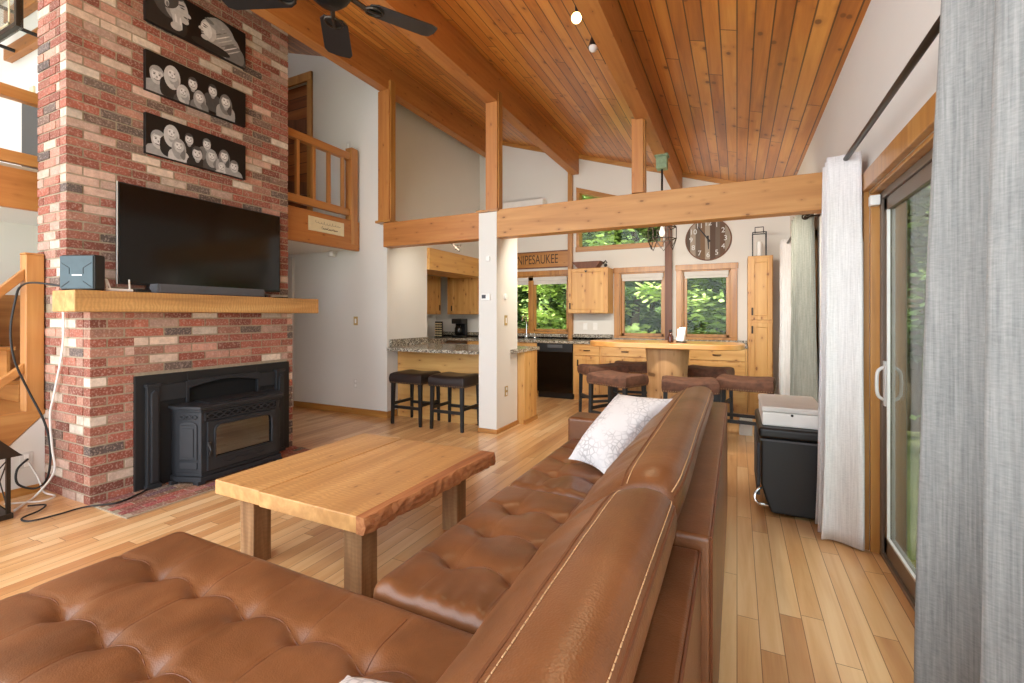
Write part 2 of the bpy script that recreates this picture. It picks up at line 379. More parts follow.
# hall wall with loft doorway above
b=MB(); y0,y1=4.56,4.72
def hw(xa,xb,z0,z1=None):
    if z1 is None: b.prism([(xa,z0),(xb,z0),(xb,zc(xb)+.04),(xa,zc(xa)+.04)],'y',y0,y1)
    else: b.box(xa,xb,y0,y1,z0,z1)
hw(-5.4,-4.0,0); hw(-6.4,-5.4,0,2.62); hw(-6.4,-5.4,4.64); hw(XL,-6.4,0)
st(b.build('wall_hall',M['wall'],loc=(-5,y0,0)))
st(MB().box(-4.12,-4.0,4.72,5.4,0,2.35).build('wall_partition',M['wall']))
st(MB().prism([(4.72,2.35),(YF,2.35),(YF,zc(-4.3)+.03),(4.72,zc(-4.3)+.03)],'x',-4.42,-4.3).build('wall_clerestory',M['wall']))
st(MB().box(-5.4,-5.28,5.0,YF,0,2.35).build('wall_alcove',M['wall']))
# stairwell wall below left loft
st(MB().prism([(YB,0),(1.555,0),(1.555,.57),(1.30,.30),(1.0,0.02),(YB,0.01)],'x',-4.76,-4.65).build('wall_stair',M['wall']))
st(MB().box(XL,-5.2,2.2,2.34,0,zc(-5.2)+.02).build('wall_loft',M['wall']))
st(MB().box(-6.4,-6.28,YB,2.2,0,2.2).build('wall_stairwell',M['wall']))
# lofts
st(MB().box(XL,-5.0,YB,2.2,2.2,2.43).build('loft_floor',M['wall']))
st(MB().box(XL,-4.52,3.4,4.56,2.18,2.5).build('loft_floor_rear',M['wall']))
st(MB().box(XL,-4.96,YB,1.75,2.43,2.455).build('loft_carpet',M['carpet']))
# baseboards
def bb(name,x0,x1,y0,y1,ax): st(MB().box(x0,x1,y0,y1,0,.085).build(name,M['trim_'+ax],bev=.004))
bb('baseboard_hall',-6.4,-3.985,4.545,4.56,'x'); bb('baseboard_hall_end',-4.0,-3.985,4.56,4.74,'y')
bb('baseboard_right',XR-.014,XR,YB,1.0,'y'); bb('baseboard_right_middle',XR-.014,XR,3.3,4.98,'y'); st(MB().box(-4.65,-4.636,YB,1.55,0,.06).build('baseboard_stair',M['trim_y'],bev=.004))
# ceiling trims
def trim(n,o): st(o)
st(MB().prism([(-4.3,zc(-4.3)-.07),(XR,zc(XR)-.07),(XR,zc(XR)),(-4.3,zc(-4.3))],'y',YF-.03,YF).build('trim_1',M['trim_x']))
# windows ---------------------------------------------------------
def window(n,x0,x1,z0,z1,mull=None,shade=0,shades='offwhite'):
    r=bpy.data.objects.new('window_%d'%n,None); COL.objects.link(r); r['_o']=(0,0,0); st(r)
    b=MB(); c=.085; y=YF
    b.box(x0-c,x0,y-.022,y,z0-.0,z1+c); b.box(x1,x1+c,y-.022,y,z0,z1+c); b.box(x0-c-.01,x1+c+.01,y-.028,y,z1,z1+c)
    b.box(x0,x0+.02,y,y+T,z0,z1); b.box(x1-.02,x1,y,y+T,z0,z1); b.box(x0,x1,y,y+T,z1-.02,z1); b.box(x0-c,x1+c,y-.04,y+T,z0-.035,z0)
    b.build('window_casing',M['trim_z'],r,bev=.004)
    s=MB(); yy=y+.06
    spans=[(x0+.02,x1-.02)] if mull is None else [(x0+.02,mull-.02),(mull+.02,x1-.02)]
    for a,d in spans:
        s.box(a,a+.045,yy,yy+.05,z0,z1-.02); s.box(d-.045,d,yy,yy+.05,z0,z1-.02); s.box(a,d,yy,yy+.05,z0,z0+.045); s.box(a,d,yy,yy+.05,z1-.065,z1-.02)
    if mull is not None: s.box(mull-.05,mull+.05,y,yy+.06,z0,z1)
    s.build('window_sash',M['trim_z'],r,bev=.004)
    for a,d in spans: MB().box(a+.04,d-.04,yy+.02,yy+.026,z0+.04,z1-.06).build('window_pane',M['pane'],r)
    return r
window(1,*WS,mull=-3.26); window(2,*W1); window(3,*W2)
# clerestory
r=bpy.data.objects.new('window_4',None); COL.objects.link(r); r['_o']=(0,0,0); st(r)
b=MB(); c=.07
def sl_(x0,x1,d0,d1,ya,yb): b.prism([(x0,hz(x0)+d0),(x1,hz(x1)+d0),(x1,hz(x1)+d1),(x0,hz(x0)+d1)],'y',ya,yb)
sl_(HW[0],HW[1],-.02,.06,YF-.025,YF+T); b.box(HW[0]-.01,HW[1]+.01,YF-.03,YF+T,2.37,2.45)
b.prism([(HW[0],2.45),(HW[0]+.05,2.45),(HW[0]+.05,hz(HW[0]+.05)),(HW[0],hz(HW[0]))],'y',YF-.02,YF+T); b.prism([(HW[1]-.03,2.45),(HW[1],2.45),(HW[1],hz(HW[1])),(HW[1]-.03,hz(HW[1]-.03))],'y',YF-.02,YF+T)
b.build('window_casing',M['trim_x'],r)
MB().prism([(HW[0]+.05,2.45),(HW[1]-.03,2.45),(HW[1]-.03,hz(HW[1]-.03)),(HW[0]+.05,hz(HW[0]+.05))],'y',YF+.07,YF+.076).build('window_pane',M['pane'],r)
# roller shades
def shade(x0,x1,z1,d,label):
    r=thing('roller_shade',label,'blind',((x0+x1)/2,YF+.02,z1-d))
    MB().box(x0,x1,YF+.0,YF+.05,z1-.065,z1).build('valance',M['offwhite'],r,bev=.006)
    MB().box(x0+.01,x1-.01,YF+.02,YF+.024,z1-d,z1-.05).build('fabric',M['offwhite'],r)
shade(WS[0]+.03,WS[1]-.03,WS[3]-.02,.13,'white roller shade rolled up above the sink window')
shade(W1[0]+.03,W1[1]-.03,W1[3]-.02,.11,'white roller shade in the window just right of the small wall cabinet')
shade(W2[0]+.03,W2[1]-.03,W2[3]-.02,.10,'white roller shade in the window below the wall clock')
# doors -----------------------------------------------------------
def slider(n,d,x=XR):
    y0,y1,z1=d
    r=bpy.data.objects.new('door_%d'%n,None); COL.objects.link(r); r['_o']=(0,0,0); st(r)
    b=MB(); c=.13
    b.box(x-.028,x,y1,y1+c,0,z1+.1); b.box(x-.028,x,y0-c,y0,0,z1+.1); b.box(x-.034,x,y0-c,y1+c,z1,z1+.1)
    b.box(x-.0,x+.06,y1-.02,y1,0,z1); b.box(x,x+.06,y0,y0+.02,0,z1); b.box(x,x+.06,y0,y1,z1-.02,z1)
    b.build('door_casing',M['trim_z'],r,bev=.004)
    f=MB(); xa=x+.04; y0i,y1i,zt=y0+.02,y1-.02,z1-.02
    f.box(xa,xa+.11,y1i-.035,y1i,0,zt); f.box(xa,xa+.11,y0i,y0i+.035,0,zt); f.box(xa,xa+.11,y0i,y1i,zt-.04,zt); f.box(xa,xa+.11,y0i,y1i,0,.025)
    f.build('door_frame',M['frame_br'],r,bev=.003)
    mid=(y0+y1)/2+.12
    def panel(ya,yb,xp,nm):
        p=MB(); q=.06
        p.box(xp,xp+.035,ya,ya+q,.03,zt-.04); p.box(xp,xp+.035,yb-q,yb,.03,zt-.04); p.box(xp,xp+.035,ya,yb,.03,.12); p.box(xp,xp+.035,ya,yb,zt-.11,zt-.04)
        o=p.build(nm,M['frame_br'],r,bev=.003)
        i=MB(); i.box(xp-.003,xp+.01,yb-q-.012,yb-q,.12,zt-.11); i.box(xp-.003,xp+.01,ya+q,ya+q+.012,.12,zt-.11); i.box(xp-.003,xp+.01,ya+q,yb-q,.12,.132)
        i.build('glazing_bead',M['frame_lt'],o)
        MB().box(xp+.014,xp+.02,ya+q,yb-q,.12,zt-.11).build('door_pane',M['door_glass'],o)
        return o
    a=panel(mid-.05,y1i-.03,xa+.012,'sliding_panel'); panel(y0i+.03,mid+.03,xa+.062,'fixed_panel')
    hy=y1i-.06
    h=MB().tube(spline([(xa+.01,hy,.85),(xa-.02,hy,.875),(xa-.026,hy,.94),(xa-.02,hy,1.005),(xa+.01,hy,1.03)],6),.009,8)
    h.box(xa+.004,xa+.012,hy-.02,hy+.02,.82,1.06); h.build('door_handle',M['frame_lt'],a,bev=.002)
    return r
d1=slider(1,D1); d2=slider(2,D2)
tag(MB().box(XR-.01,XR+.035,D1[1]-.065,D1[1]-.02,1.90,1.955).build('door_sensor',M['white'],bev=.004),'small white contact sensor at top corner of the sliding glass door','sensor')

# ------------------------------------------------------------------ timber frame
def zp(x): return 3.19+.30*(-.85-x)          # purlin undersides
for x,lab in ((-.81,'long varnished roof beam carrying the track spotlights, nearest the glass door'),(-2.44,'long varnished roof beam above the white kitchen column'),(-3.98,'long varnished roof beam nearest the brick chimney')):
    hwid=.068
    o=MB().prism([(x-hwid,zp(x)),(x+hwid,zp(x)),(x+hwid,zc(x+hwid)-.001),(x-hwid,zc(x-hwid)-.001)],'y',YB,YF-.03).build('roof_beam',M['beam_y'],bev=.005)
    tag(o,lab,'beam','roof beams')
YP=4.47
def post(x0,x1,z0,z1,lab):
    r=thing('timber_post',lab,'post',((x0+x1)/2,YP+.06,z0),'posts standing on the cross beam')
    MB().box(x0,x1,YP,YP+.12,z0,z1).build('post_face',M['beam_z'],r,bev=.004)
    MB().box(x1-.035,x1+.012,YP+.02,YP+.11,z0,z1+.12).build('side_plate',M['trim_z'],r,bev=.003)
post(-.91,-.80,2.478,zp(-.85)-.0,'upright timber post in the middle of the long cross beam')
post(-2.515,-2.37,2.478,zp(-2.44),'upright timber post standing on top of the white column')
post(-4.07,-3.89,2.5,zp(-3.98),'upright timber post at the corner of the white hall wall')
o=MB().box(-3.985,-2.6,YP,YP+.15,2.165,2.465).build('cross_beam',M['beam_x'],bev=.006); tag(o,'short horizontal cross beam between hall wall and white column','beam')
o=MB().box(-2.375,XR-.002,YP,YP+.15,2.165,2.472).build('cross_beam',M['crossbeam'],bev=.006); tag(o,'long horizontal cross beam from white column to the glass door wall','beam')
MBx=MB().box(-4.1,-3.86,YP-.02,YP+.16,2.47,2.5); tag(MBx.build('post_cap',M['trim_x'],bev=.003),'thin wooden cap board under the post at the hall wall corner','cap board')
r=thing('white_column','square white kitchen column with thermostat and switches on it','column',(-2.49,4.68,0))
MB().box(-2.6,-2.375,4.47,5.0,0,2.45).build('shaft',M['wall'],r)
MB().box(-2.625,-2.35,4.445,5.02,2.452,2.478).build('cap',M['trim_x'],r,bev=.003)
MB().box(-2.612,-2.363,4.458,5.01,0,.05).build('base_trim',M['trim_x'],r,bev=.003)
st(MB().box(-2.55,-2.48,YF-.08,YF+.0,0,zc(-2.5)-.03).build('trim_2',M['trim_z']))
st(MB().box(-.99,-.89,YF-.08,YF,0,zp(-.9)).build('trim_3',M['darkwood']))

# ------------------------------------------------------------------ chimney
def brickwall(b,cols,ax,plane,a0,a1,z0,z1,depth,par,ends=None):
    """courses of bricks on a face; ax: running axis; plane: outward face coordinate; depth signed inward"""
    h=.0677; L=.203; j=.012; k=0; z=z0
    while z<z1-.01:
        zt=min(z+h-j,z1); off=(0 if (k+par)%2 else L/2)
        a=a0-off
        while a<a1-.005:
            s,e=max(a,a0),min(a+L-j,a1)
            if e-s>.03:
                jit=random.uniform(-.002,.003)
                if ax=='y': b.box(plane-depth,plane+jit,s,e,z,zt)
                else: b.box(s,e,plane-jit,plane+depth,z,zt)
                q=random.random()
                if q<.47: c=random.choice([(158,92,75),(146,82,66),(164,102,84),(136,80,66),(150,88,73)])
                elif q<.67: c=random.choice([(178,128,108),(186,138,120),(166,118,100)])
                elif q<.80: c=random.choice([(104,90,82),(92,82,78),(122,98,86)])
                else: c=random.choice([(206,184,166),(214,200,184),(196,164,148)])
                kf=random.uniform(.88,1.1); cc=srgb(*[min(255,v*kf) for v in c])
                cols.extend([cc]*6)
            a+=L
        z+=h; k+=1
ch=thing('brick_chimney','tall red brick chimney and fireplace wall with whitewashed and dark bricks','chimney',(-4.45,2.36,0))
X0,Y0,Y1c=-3.977,1.559,3.154; XU=-4.325; YU1=3.376
b=MB(); b.c=[]
brickwall(b,b.c,'y',X0,Y0,1.815,.0,1.325,.09,0); brickwall(b,b.c,'y',X0,3.095,Y1c,.0,1.325,.09,0); brickwall(b,b.c,'y',X0,1.815,3.095,.0677*13,1.325,.09,1)
brickwall(b,b.c,'x',Y0,-4.78,X0-.1,0,1.325,.09,1)
b.build('fireplace_bricks',M['brick'],ch)
b=MB(); b.c=[]
brickwall(b,b.c,'y',XU,Y0,YU1,1.39,zc(XU)-.02,.09,0); brickwall(b,b.c,'x',Y0,-4.78,XU-.1,1.39,zc(XU)-.02,.09,1)
b.build('stack_bricks',M['brick'],ch)
MB().box(-4.77,X0-.005,Y0+.005,Y1c-.007,0,1.33).box(-4.77,XU-.005,Y0+.005,YU1-.007,1.33,zc(XU)-.02).build('mortar_core',M['mortar'],ch)
# hearth inlay
b=MB(); b.c=[]
nx=0
for i in range(7):
    for k in range(10):
        yy=1.6+k*.205-(i%2)*.1; xx=-3.97+i*.066
        y_a,y_b=max(yy,1.57),min(yy+.195,3.15)
        if y_b-y_a<.03: continue
        b.box(xx,xx+.058,y_a,y_b,.002,.012); b.c.extend([srgb(*[v*random.uniform(.85,1.1) for v in random.choice([(150,92,76),(140,84,70),(160,106,90),(116,90,80)])])]*6)
h=thing('brick_hearth','flat red brick hearth strip set flush in floor under the stove','hearth',(-3.74,2.36,0))
b.build('hearth_bricks',M['brick'],h); MB().box(-3.98,-3.505,1.56,3.15,.0005,.009).build('mortar_bed',M['mortar'],h)
# mantel
b=MB(); b.prism([(-3.857,1.328),(-3.855,1.472),(-4.17,1.472),(-4.17,1.328)],'y',1.43,3.37)
tag(b.build('mantel_shelf',M['mantel'],bev=.008),'rough-sawn chunky timber mantel shelf on the brick fireplace','mantel')

# ------------------------------------------------------------------ stove
sv=thing('fireplace_stove','black cast iron pellet stove insert in the brick fireplace','stove',(-3.8,2.45,0))
XS=-3.955
b=MB().box(XS-.03,XS,1.81,2.17,.005,.855).box(XS-.03,XS,2.76,3.10,.005,.855).box(XS-.03,XS,2.17,2.76,.775,.855).box(XS-.03,XS,2.17,2.76,.005,.6)
b.build('surround_panel',M['iron_d'],sv,bev=.003)
MB().box(XS-.0285,XS-.02,2.1,2.85,.5,.80).build('recess_shade_sheet',M['gap'],sv)  # flat black sheet painting the shade inside the arch opening
for ya,yb in ((1.872,1.957),(2.935,3.02)):
    p=MB().box(XS,XS+.035,ya,yb,.012,.785); p.prism([(ya+.02,.06),(yb-.02,.06),(yb-.02,.72),((ya+yb)/2,.745),(ya+.02,.72)],'x',XS+.03,XS+.055)
    p.box(XS,XS+.045,ya-.008,yb+.008,.005,.04).box(XS,XS+.045,ya-.008,yb+.008,.77,.79)
    p.build('pilaster',M['iron'],sv,bev=.004)
b=MB().box(XS,XS+.018,1.957,2.169,.65,.775).box(XS,XS+.018,2.76,2.935,.65,.775)
n=14
arch=[(2.169+.591*i/n,.728+.042*math.sin(PI*i/n)) for i in range(n+1)]
b.prism(arch+[(2.76,.79),(2.169,.79)],'x',XS,XS+.02); b.tube([(XS+.022,y,z) for y,z in arch],.007,6)
b.box(XS,XS+.02,2.15,2.175,.6,.78).box(XS,XS+.02,2.755,2.78,.6,.78)
b.build('arched_hood',M['iron'],sv,bev=.003)
foot=[(XS,2.05),(-3.865,2.04),(-3.672,2.11),(-3.672,2.78),(-3.865,2.88),(XS,2.88)]
def sc_(pl,d): 
    cx,cy=XS,2.44
    return [(cx+(x-cx)*(1+d/.3) if x>XS+.001 else x, cy+(y-cy)*(1+d/.44)) for x,y in pl]
MB().prism(sc_(foot,.012),'z',.03,.07).prism(sc_(foot,-.004),'z',.07,.10).box(-3.90,-3.86,2.0,2.05,.012,.04).box(-3.73,-3.66,2.08,2.14,.012,.04).box(-3.73,-3.66,2.74,2.8,.012,.04).build('plinth',M['iron'],sv,bev=.005)
MB().prism(foot,'z',.10,.565).build('body',M['iron'],sv,bev=.004)
MB().prism(sc_(foot,.012),'z',.565,.585).prism(sc_(foot,.028),'z',.585,.61).build('top_plate',M['iron'],sv,bev=.006)
MB().box(-3.92,-3.72,2.2,2.7,.61,.622).box(-3.76,-3.73,2.38,2.58,.622,.628).build('top_grate',M['iron_d'],sv,bev=.003)
XF_=-3.672
# front: lattice strip, door, lower panel
g=MB()
for k in range(2):
    g.tube([(XF_+.006,2.15+.58*i/60,.525+.018*math.sin(i/60*PI*9+k*PI)) for i in range(61)],.006,5)
for y in (2.14,2.74): g.box(XF_-.002,XF_+.012,y-.006,y+.006,.495,.555)
g.box(XF_-.002,XF_+.012,2.14,2.74,.549,.557).box(XF_-.002,XF_+.012,2.14,2.74,.493,.501)
g.build('lattice_grille',M['iron'],sv,bev=0)
MB().box(XF_-.002,XF_+.001,2.14,2.74,.498,.552).build('grille_shade_sheet',M['gap'],sv)  # flat black sheet standing in for shade behind the lattice
ya,yb,za,zb=2.2,2.69,.20,.455
outer=[(ya-.06,za-.07),(yb+.06,za-.07),(yb+.06,zb+.03),(ya-.06,zb+.03)]
hole=[(ya,za),(yb,za),(yb,zb-.05)]+[(yb-.05+.05*math.cos(t*PI/16),zb-.05+.05*math.sin(t*PI/16)) for t in range(1,9)]+[(ya+.05-.05*math.sin(t*PI/16),zb-.05+.05*math.cos(t*PI/16)) for t in range(0,9)]
dr=MB(); dr.box(XF_,XF_+.022,ya-.05,ya,za-.09,zb+.028).box(XF_,XF_+.022,yb,yb+.04,za-.09,zb+.028).box(XF_,XF_+.022,ya,yb,za-.09,za).box(XF_,XF_+.022,ya,yb,zb,zb+.028)
for cy,sg in ((ya,1),(yb,-1)): dr.prism([(cy,zb),(cy+sg*.05,zb)]+[(cy+sg*.05-sg*.05*math.sin(t*PI/16),zb-.05+.05*math.cos(t*PI/16)) for t in range(1,9)],'x',XF_,XF_+.022)
dr.tube([(XF_+.024,y,z) for y,z in hole+[hole[0]]],.009,6)
do=dr.build('stove_door',M['iron'],sv,bev=.003)
MB().box(XF_+.004,XF_+.008,ya,yb,za,zb).build('window_glass',M['stove_glass'],do)
MB().tube([(XF_+.03,ya-.045,.22),(XF_+.05,ya-.045,.27),(XF_+.03,ya-.045,.32)],.008,8).cyl(XF_+.03,ya-.045,.3,.33,.014,8).build('door_handle',M['black'],do)
s=MB()
for sg in (-1,1): s.tube(spline([(XF_+.024,2.445,.15),(XF_+.024,2.445+sg*.06,.165),(XF_+.024,2.445+sg*.12,.14),(XF_+.024,2.445+sg*.17,.155)],6),.005,5)
s.build('scroll_ornament',M['iron'],do)
# angled side panels with raised arch
for sgn in (0,1):
    p0=Vector((-3.865,2.04,0)); p1=Vector((-3.672,2.11,0))
    if sgn: p0=Vector((-3.672,2.78,0)); p1=Vector((-3.865,2.88,0))
    d=(p1-p0); L=d.length; d.normalize(); nrm=Vector((d.y,-d.x,0))
    XFm=Matrix(((d.x,-nrm.x*-1,0,p0.x),(d.y,-nrm.y*-1,0,p0.y),(0,0,1,0),(0,0,0,1)))
    XFm=Matrix(((d.x,nrm.x,0,p0.x),(d.y,nrm.y,0,p0.y),(0,0,1,0),(0,0,0,1)))
    q=MB(); w0,w1=.03,L-.03
    q.box(w0,w1,0,.008,.2,.46,0,XFm).prism([(w0,.46),(w1,.46)]+[((w0+w1)/2+(w1-w0)/2*math.cos(t*PI/8),.46+.03*math.sin(t*PI/8)) for t in range(1,8)],'y',0,.008,0,XFm)
    q.box(w0+.025,w1-.025,.008,.014,.22,.44,0,XFm).box(w0,w1,0,.008,.13,.18,0,XFm)
    for k in range(2): q.tube([XFm@Vector((w0+(w1-w0)*i/20,.006,.525+.014*math.sin(i/20*PI*3+k*PI))) for i in range(21)],.005,5)
    q.build('side_panel',M['iron'],sv,bev=.003)

# ------------------------------------------------------------------ TV, soundbar, electronics
tv=thing('television','large black flat screen television on the mantel against bricks','television',(-4.2,2.53,1.475))
MB().box(-4.275,-4.245,1.83,3.22,1.545,2.33).build('bezel',M['plastic'],tv,bev=.004)
MB().box(-4.25,-4.244,1.826,1.831,1.545,2.33).build('silver_edge',M['frame_lt'],tv)
MB().box(-4.245,-4.243,1.842,3.208,1.565,2.32).build('screen',M['screen'],tv)
MB().box(-4.31,-4.275,2.1,2.95,1.6,2.0).build('rear_housing',M['plastic'],tv,bev=.01)
for y in (2.05,3.0): MB().prism([(-4.34,1.476),(-4.12,1.476),(-4.12,1.484),(-4.245,1.55),(-4.27,1.55),(-4.34,1.484)],'y',y-.015,y+.015).build('stand_foot',M['plastic'],tv,bev=.002)
sb=thing('soundbar','long low dark grey soundbar in front of the television','soundbar',(-4.05,2.28,1.475))
MB().box(-4.08,-3.975,1.96,2.86,1.474,1.548).build('body',M['grey'],sb,bev=.012,seg=3)
MB().box(-3.985,-3.968,1.98,2.84,1.48,1.54).build('front_cloth',M['grey'],sb,bev=.004)
# teal box, face turned to the camera
nb=thing('network_storage_box','teal black electronics box on left end of the mantel','electronics',(-4.02,1.585,1.473))
nb.rotation_euler=(0,0,0)
Rz=Matrix.Translation((-4.02,1.585,1.473))@Matrix.Rotation(math.radians(22),4,'Z')
MB().box(-.125,.125,-.10,-.02,.0,.24,0,Rz).build('case',M['black'],nb,bev=.012)
s=MB().box(-.118,.118,-.106,-.099,.012,.23,0,Rz)
for a_,b_2 in (((-.11,.185),(-.05,.15)),((.11,.185),(.05,.15)),((-.11,.02),(-.05,.06)),((.11,.02),(.05,.06)),((-.05,.15),(-.05,.11)),((.05,.15),(.05,.11))):
    s.tube([Rz@Vector((a_[0],-.107,a_[1])),Rz@Vector((b_2[0],-.107,b_2[1]))],.0018,5,1)
s.build('front_panel',[M['teal'],M['black']],nb)
MB().box(-.03,.04,-.1075,-.105,.098,.106,0,Rz).build('name_strip',M['text_w'],nb)
rt=thing('wireless_router','small white router with upright antennas between electronics box and television','router',(-4.0,1.7,1.475))
MB().box(-4.03,-3.95,1.64,1.80,1.476,1.495).build('case',M['white'],rt,bev=.005)
for x,y,t in ((-4.03,1.645,-.12),(-4.0,1.665,.1),(-3.97,1.785,.05),(-4.03,1.70,.3)): MB().box(x-.004,x+.004,y-.005,y+.005,1.48,1.565,0,Matrix.Translation((x,y,1.48))@Matrix.Rotation(t,4,'X')@Matrix.Translation((-x,-y,-1.48))).build('antenna',M['white'],rt,bev=.002)
tag(MB().box(-4.06,-3.98,1.83,1.93,1.474,1.50).build('set_top_box',M['plastic'],bev=.006),'small black streaming box under television left corner','electronics')
tag(MB().box(-4.2,-4.03,3.09,3.15,1.474,1.492).build('remote_control',M['plastic'],bev=.005),'black remote control lying on right end of the mantel','remote')
# cables
def cable(pts,r,mat,label): tag(MB().tube(spline(pts,8),r,6).build('cable',mat,smooth=True),label,'cable')
cable([(-4.15,1.50,1.50),(-4.35,1.40,1.53),(-4.6,1.41,1.51),(-4.6,1.385,1.42),(-4.6,1.36,1.2),(-4.6,1.38,.986),(-4.6,1.45,.762),(-4.55,1.52,.523),(-4.5,1.535,.321),(-4.5,1.52,.13),(-4.57,1.48,.05),(-4.61,1.40,.10),(-4.625,1.40,.2),(-4.635,1.46,.26)],.007,M['rubber_b'],'black power cable looping from mantel electronics down past the stair post')
cable([(-4.30,1.535,1.335),(-4.312,1.535,1.065),(-4.443,1.535,.728),(-4.506,1.535,.57),(-4.474,1.535,.347),(-4.43,1.53,.173),(-4.50,1.46,.02),(-4.40,1.37,.012),(-4.3,1.29,.012)],.0075,M['rubber_w'],'white cable hanging down the brick corner from the mantel')
cable([(-4.635,1.46,.24),(-4.6,1.5,.12),(-4.5,1.5,.03),(-4.38,1.52,.014),(-4.34,1.44,.014),(-4.42,1.37,.014),(-4.5,1.3,.014)],.006,M['rubber_w'],'white cable coiled on the floor below the wall outlet')
cable([(-4.32,1.36,.012),(-4.24,1.42,.012),(-4.15,1.36,.012),(-4.09,1.26,.012),(-3.99,1.265,.012),(-3.96,1.38,.012),(-3.95,1.52,.012),(-3.82,1.64,.02),(-3.86,1.78,.02),(-3.91,1.86,.02)],.006,M['rubber_b'],'thin black cable snaking over the floor to the stove')

# canvases -------------------------------------------------------
def canvas(z0,z1,label,people,profiles=False):
    r=thing('photo_canvas',label,'picture',(-4.29,2.46,z0),'black and white photo canvases on the chimney')
    y0,y1=2.037,2.881; xf=-4.293
    MB().box(-4.328,xf,y0,y1,z0,z1).build('canvas_edge',M['tone0'],r,bev=.002)
    b=MB(); H=z1-z0; W=y1-y0; lay=[0]
    def blob(u,v,ru,rv,m,rot=0,n=20,sq=1):
        lay[0]+=1; x=xf+.0004+lay[0]*.00005; pts=[]
        for i in range(n):
            a=2*PI*i/n; du=ru*math.copysign(abs(math.cos(a))**sq,math.cos(a)); dv=rv*math.copysign(abs(math.sin(a))**sq,math.sin(a))
            uu=u+du*math.cos(rot)-dv*math.sin(rot); vv=v+du*math.sin(rot)+dv*math.cos(rot)
            pts.append((x,min(y1-.004,max(y0+.004,y0+uu*H)),min(z1-.004,max(z0+.004,z0+vv*H))))
        b.add(pts,[tuple(range(n))],m)
    def face(u,v,s,hair,long_,body):
        if body: blob(u,v-s*2.3,s*1.7,s*1.7,body,0,20,.7)
        if long_: blob(u,v-s*.5,s*1.15,s*1.8,hair); blob(u+s*.5,v-s*.9,s*.5,s*1.3,max(1,hair-1),.2)
        else: blob(u,v+s*.25,s*.85,s*1.0,hair)
        blob(u,v-s*1.0,s*.38,s*.5,4); blob(u,v-s*.1,s*.78,s*1.0,5); blob(u-s*.1,v,s*.5,s*.6,6)
        blob(u-s*.3,v+s*.1,s*.12,s*.07,1); blob(u+s*.3,v+s*.1,s*.12,s*.07,1); blob(u-s*.3,v+s*.26,s*.17,s*.04,2); blob(u+s*.3,v+s*.26,s*.17,s*.04,2)
        blob(u,v-s*.2,s*.1,s*.14,4); blob(u,v-s*.52,s*.34,s*.13,2); blob(u,v-s*.48,s*.28,s*.08,6); blob(u,v+s*.82,s*.55,s*.25,hair)
    if profiles:
        blob(.42,.25,.5,.42,1); blob(.5,.72,.36,.40,2,.15); blob(.66,.66,.27,.34,4,.05); blob(.72,.63,.22,.29,5); blob(.93,.61,.075,.05,5,-.45); blob(.9,.5,.05,.035,4); blob(.86,.43,.09,.07,5)
        blob(.42,.8,.30,.26,2,.35); blob(.52,.93,.3,.1,2); blob(.45,.66,.05,.09,5); blob(.46,.64,.03,.06,3); blob(.8,.72,.05,.014,1); blob(.78,.78,.08,.018,2,.15); blob(.87,.53,.05,.014,2); blob(.36,.88,.2,.14,1,.4); blob(.5,.97,.3,.1,1)
        for k in range(4): blob(.60+k*.055,.36-k*.015,.028,.15,6 if k%2 else 5,.12)
        blob(.66,.2,.13,.1,5,.2)
        blob(1.95,.12,.62,.22,2,-.1); blob(1.72,.56,.42,.40,4,-.35); blob(1.93,.36,.36,.36,4,-.5); blob(2.12,.2,.28,.3,3,-.5)
        for k in range(8): blob(1.66+k*.07,.66-k*.065,.014,.24,(5,3,6)[k%3],-.95)
        blob(1.43,.52,.2,.27,5,.1); blob(1.38,.5,.14,.22,6); blob(1.235,.5,.06,.04,5,.45); blob(1.27,.42,.035,.022,3); blob(1.29,.37,.04,.022,3); blob(1.34,.3,.1,.06,5)
        blob(1.33,.57,.05,.013,1); blob(1.35,.62,.07,.013,2,-.2); blob(1.56,.47,.035,.06,5); blob(1.6,.74,.24,.11,4,-.35); blob(1.45,.78,.12,.05,3,-.2); blob(1.5,.12,.5,.12,1)
    else:
        for p in people: face(*p)
    b.build('printed_photo',[M['tone%d'%i] for i in range(7)],r)
canvas(3.70,4.045,'black and white photo canvas of a couple face to face, topmost',None,True)
canvas(3.135,3.462,'middle black and white family photo canvas, six smiling people',[(.25,.45,.2,4,False,4),(.6,.64,.17,5,True,1),(1.1,.62,.145,2,False,1),(1.62,.66,.145,2,False,2),(.86,.3,.14,5,True,2),(1.27,.33,.14,4,True,3),(1.98,.5,.16,3,True,4)])
canvas(2.622,2.952,'lowest black and white family photo canvas, eight people, above television',[(.28,.4,.2,4,False,4),(.58,.68,.16,5,True,1),(1.0,.66,.13,2,False,1),(1.45,.68,.13,3,False,3),(.75,.4,.15,4,True,5),(1.2,.34,.16,2,False,1),(1.58,.4,.14,4,True,2),(1.92,.5,.14,3,True,4),(1.85,.16,.12,5,False,5),(2.2,.28,.15,3,False,4)])

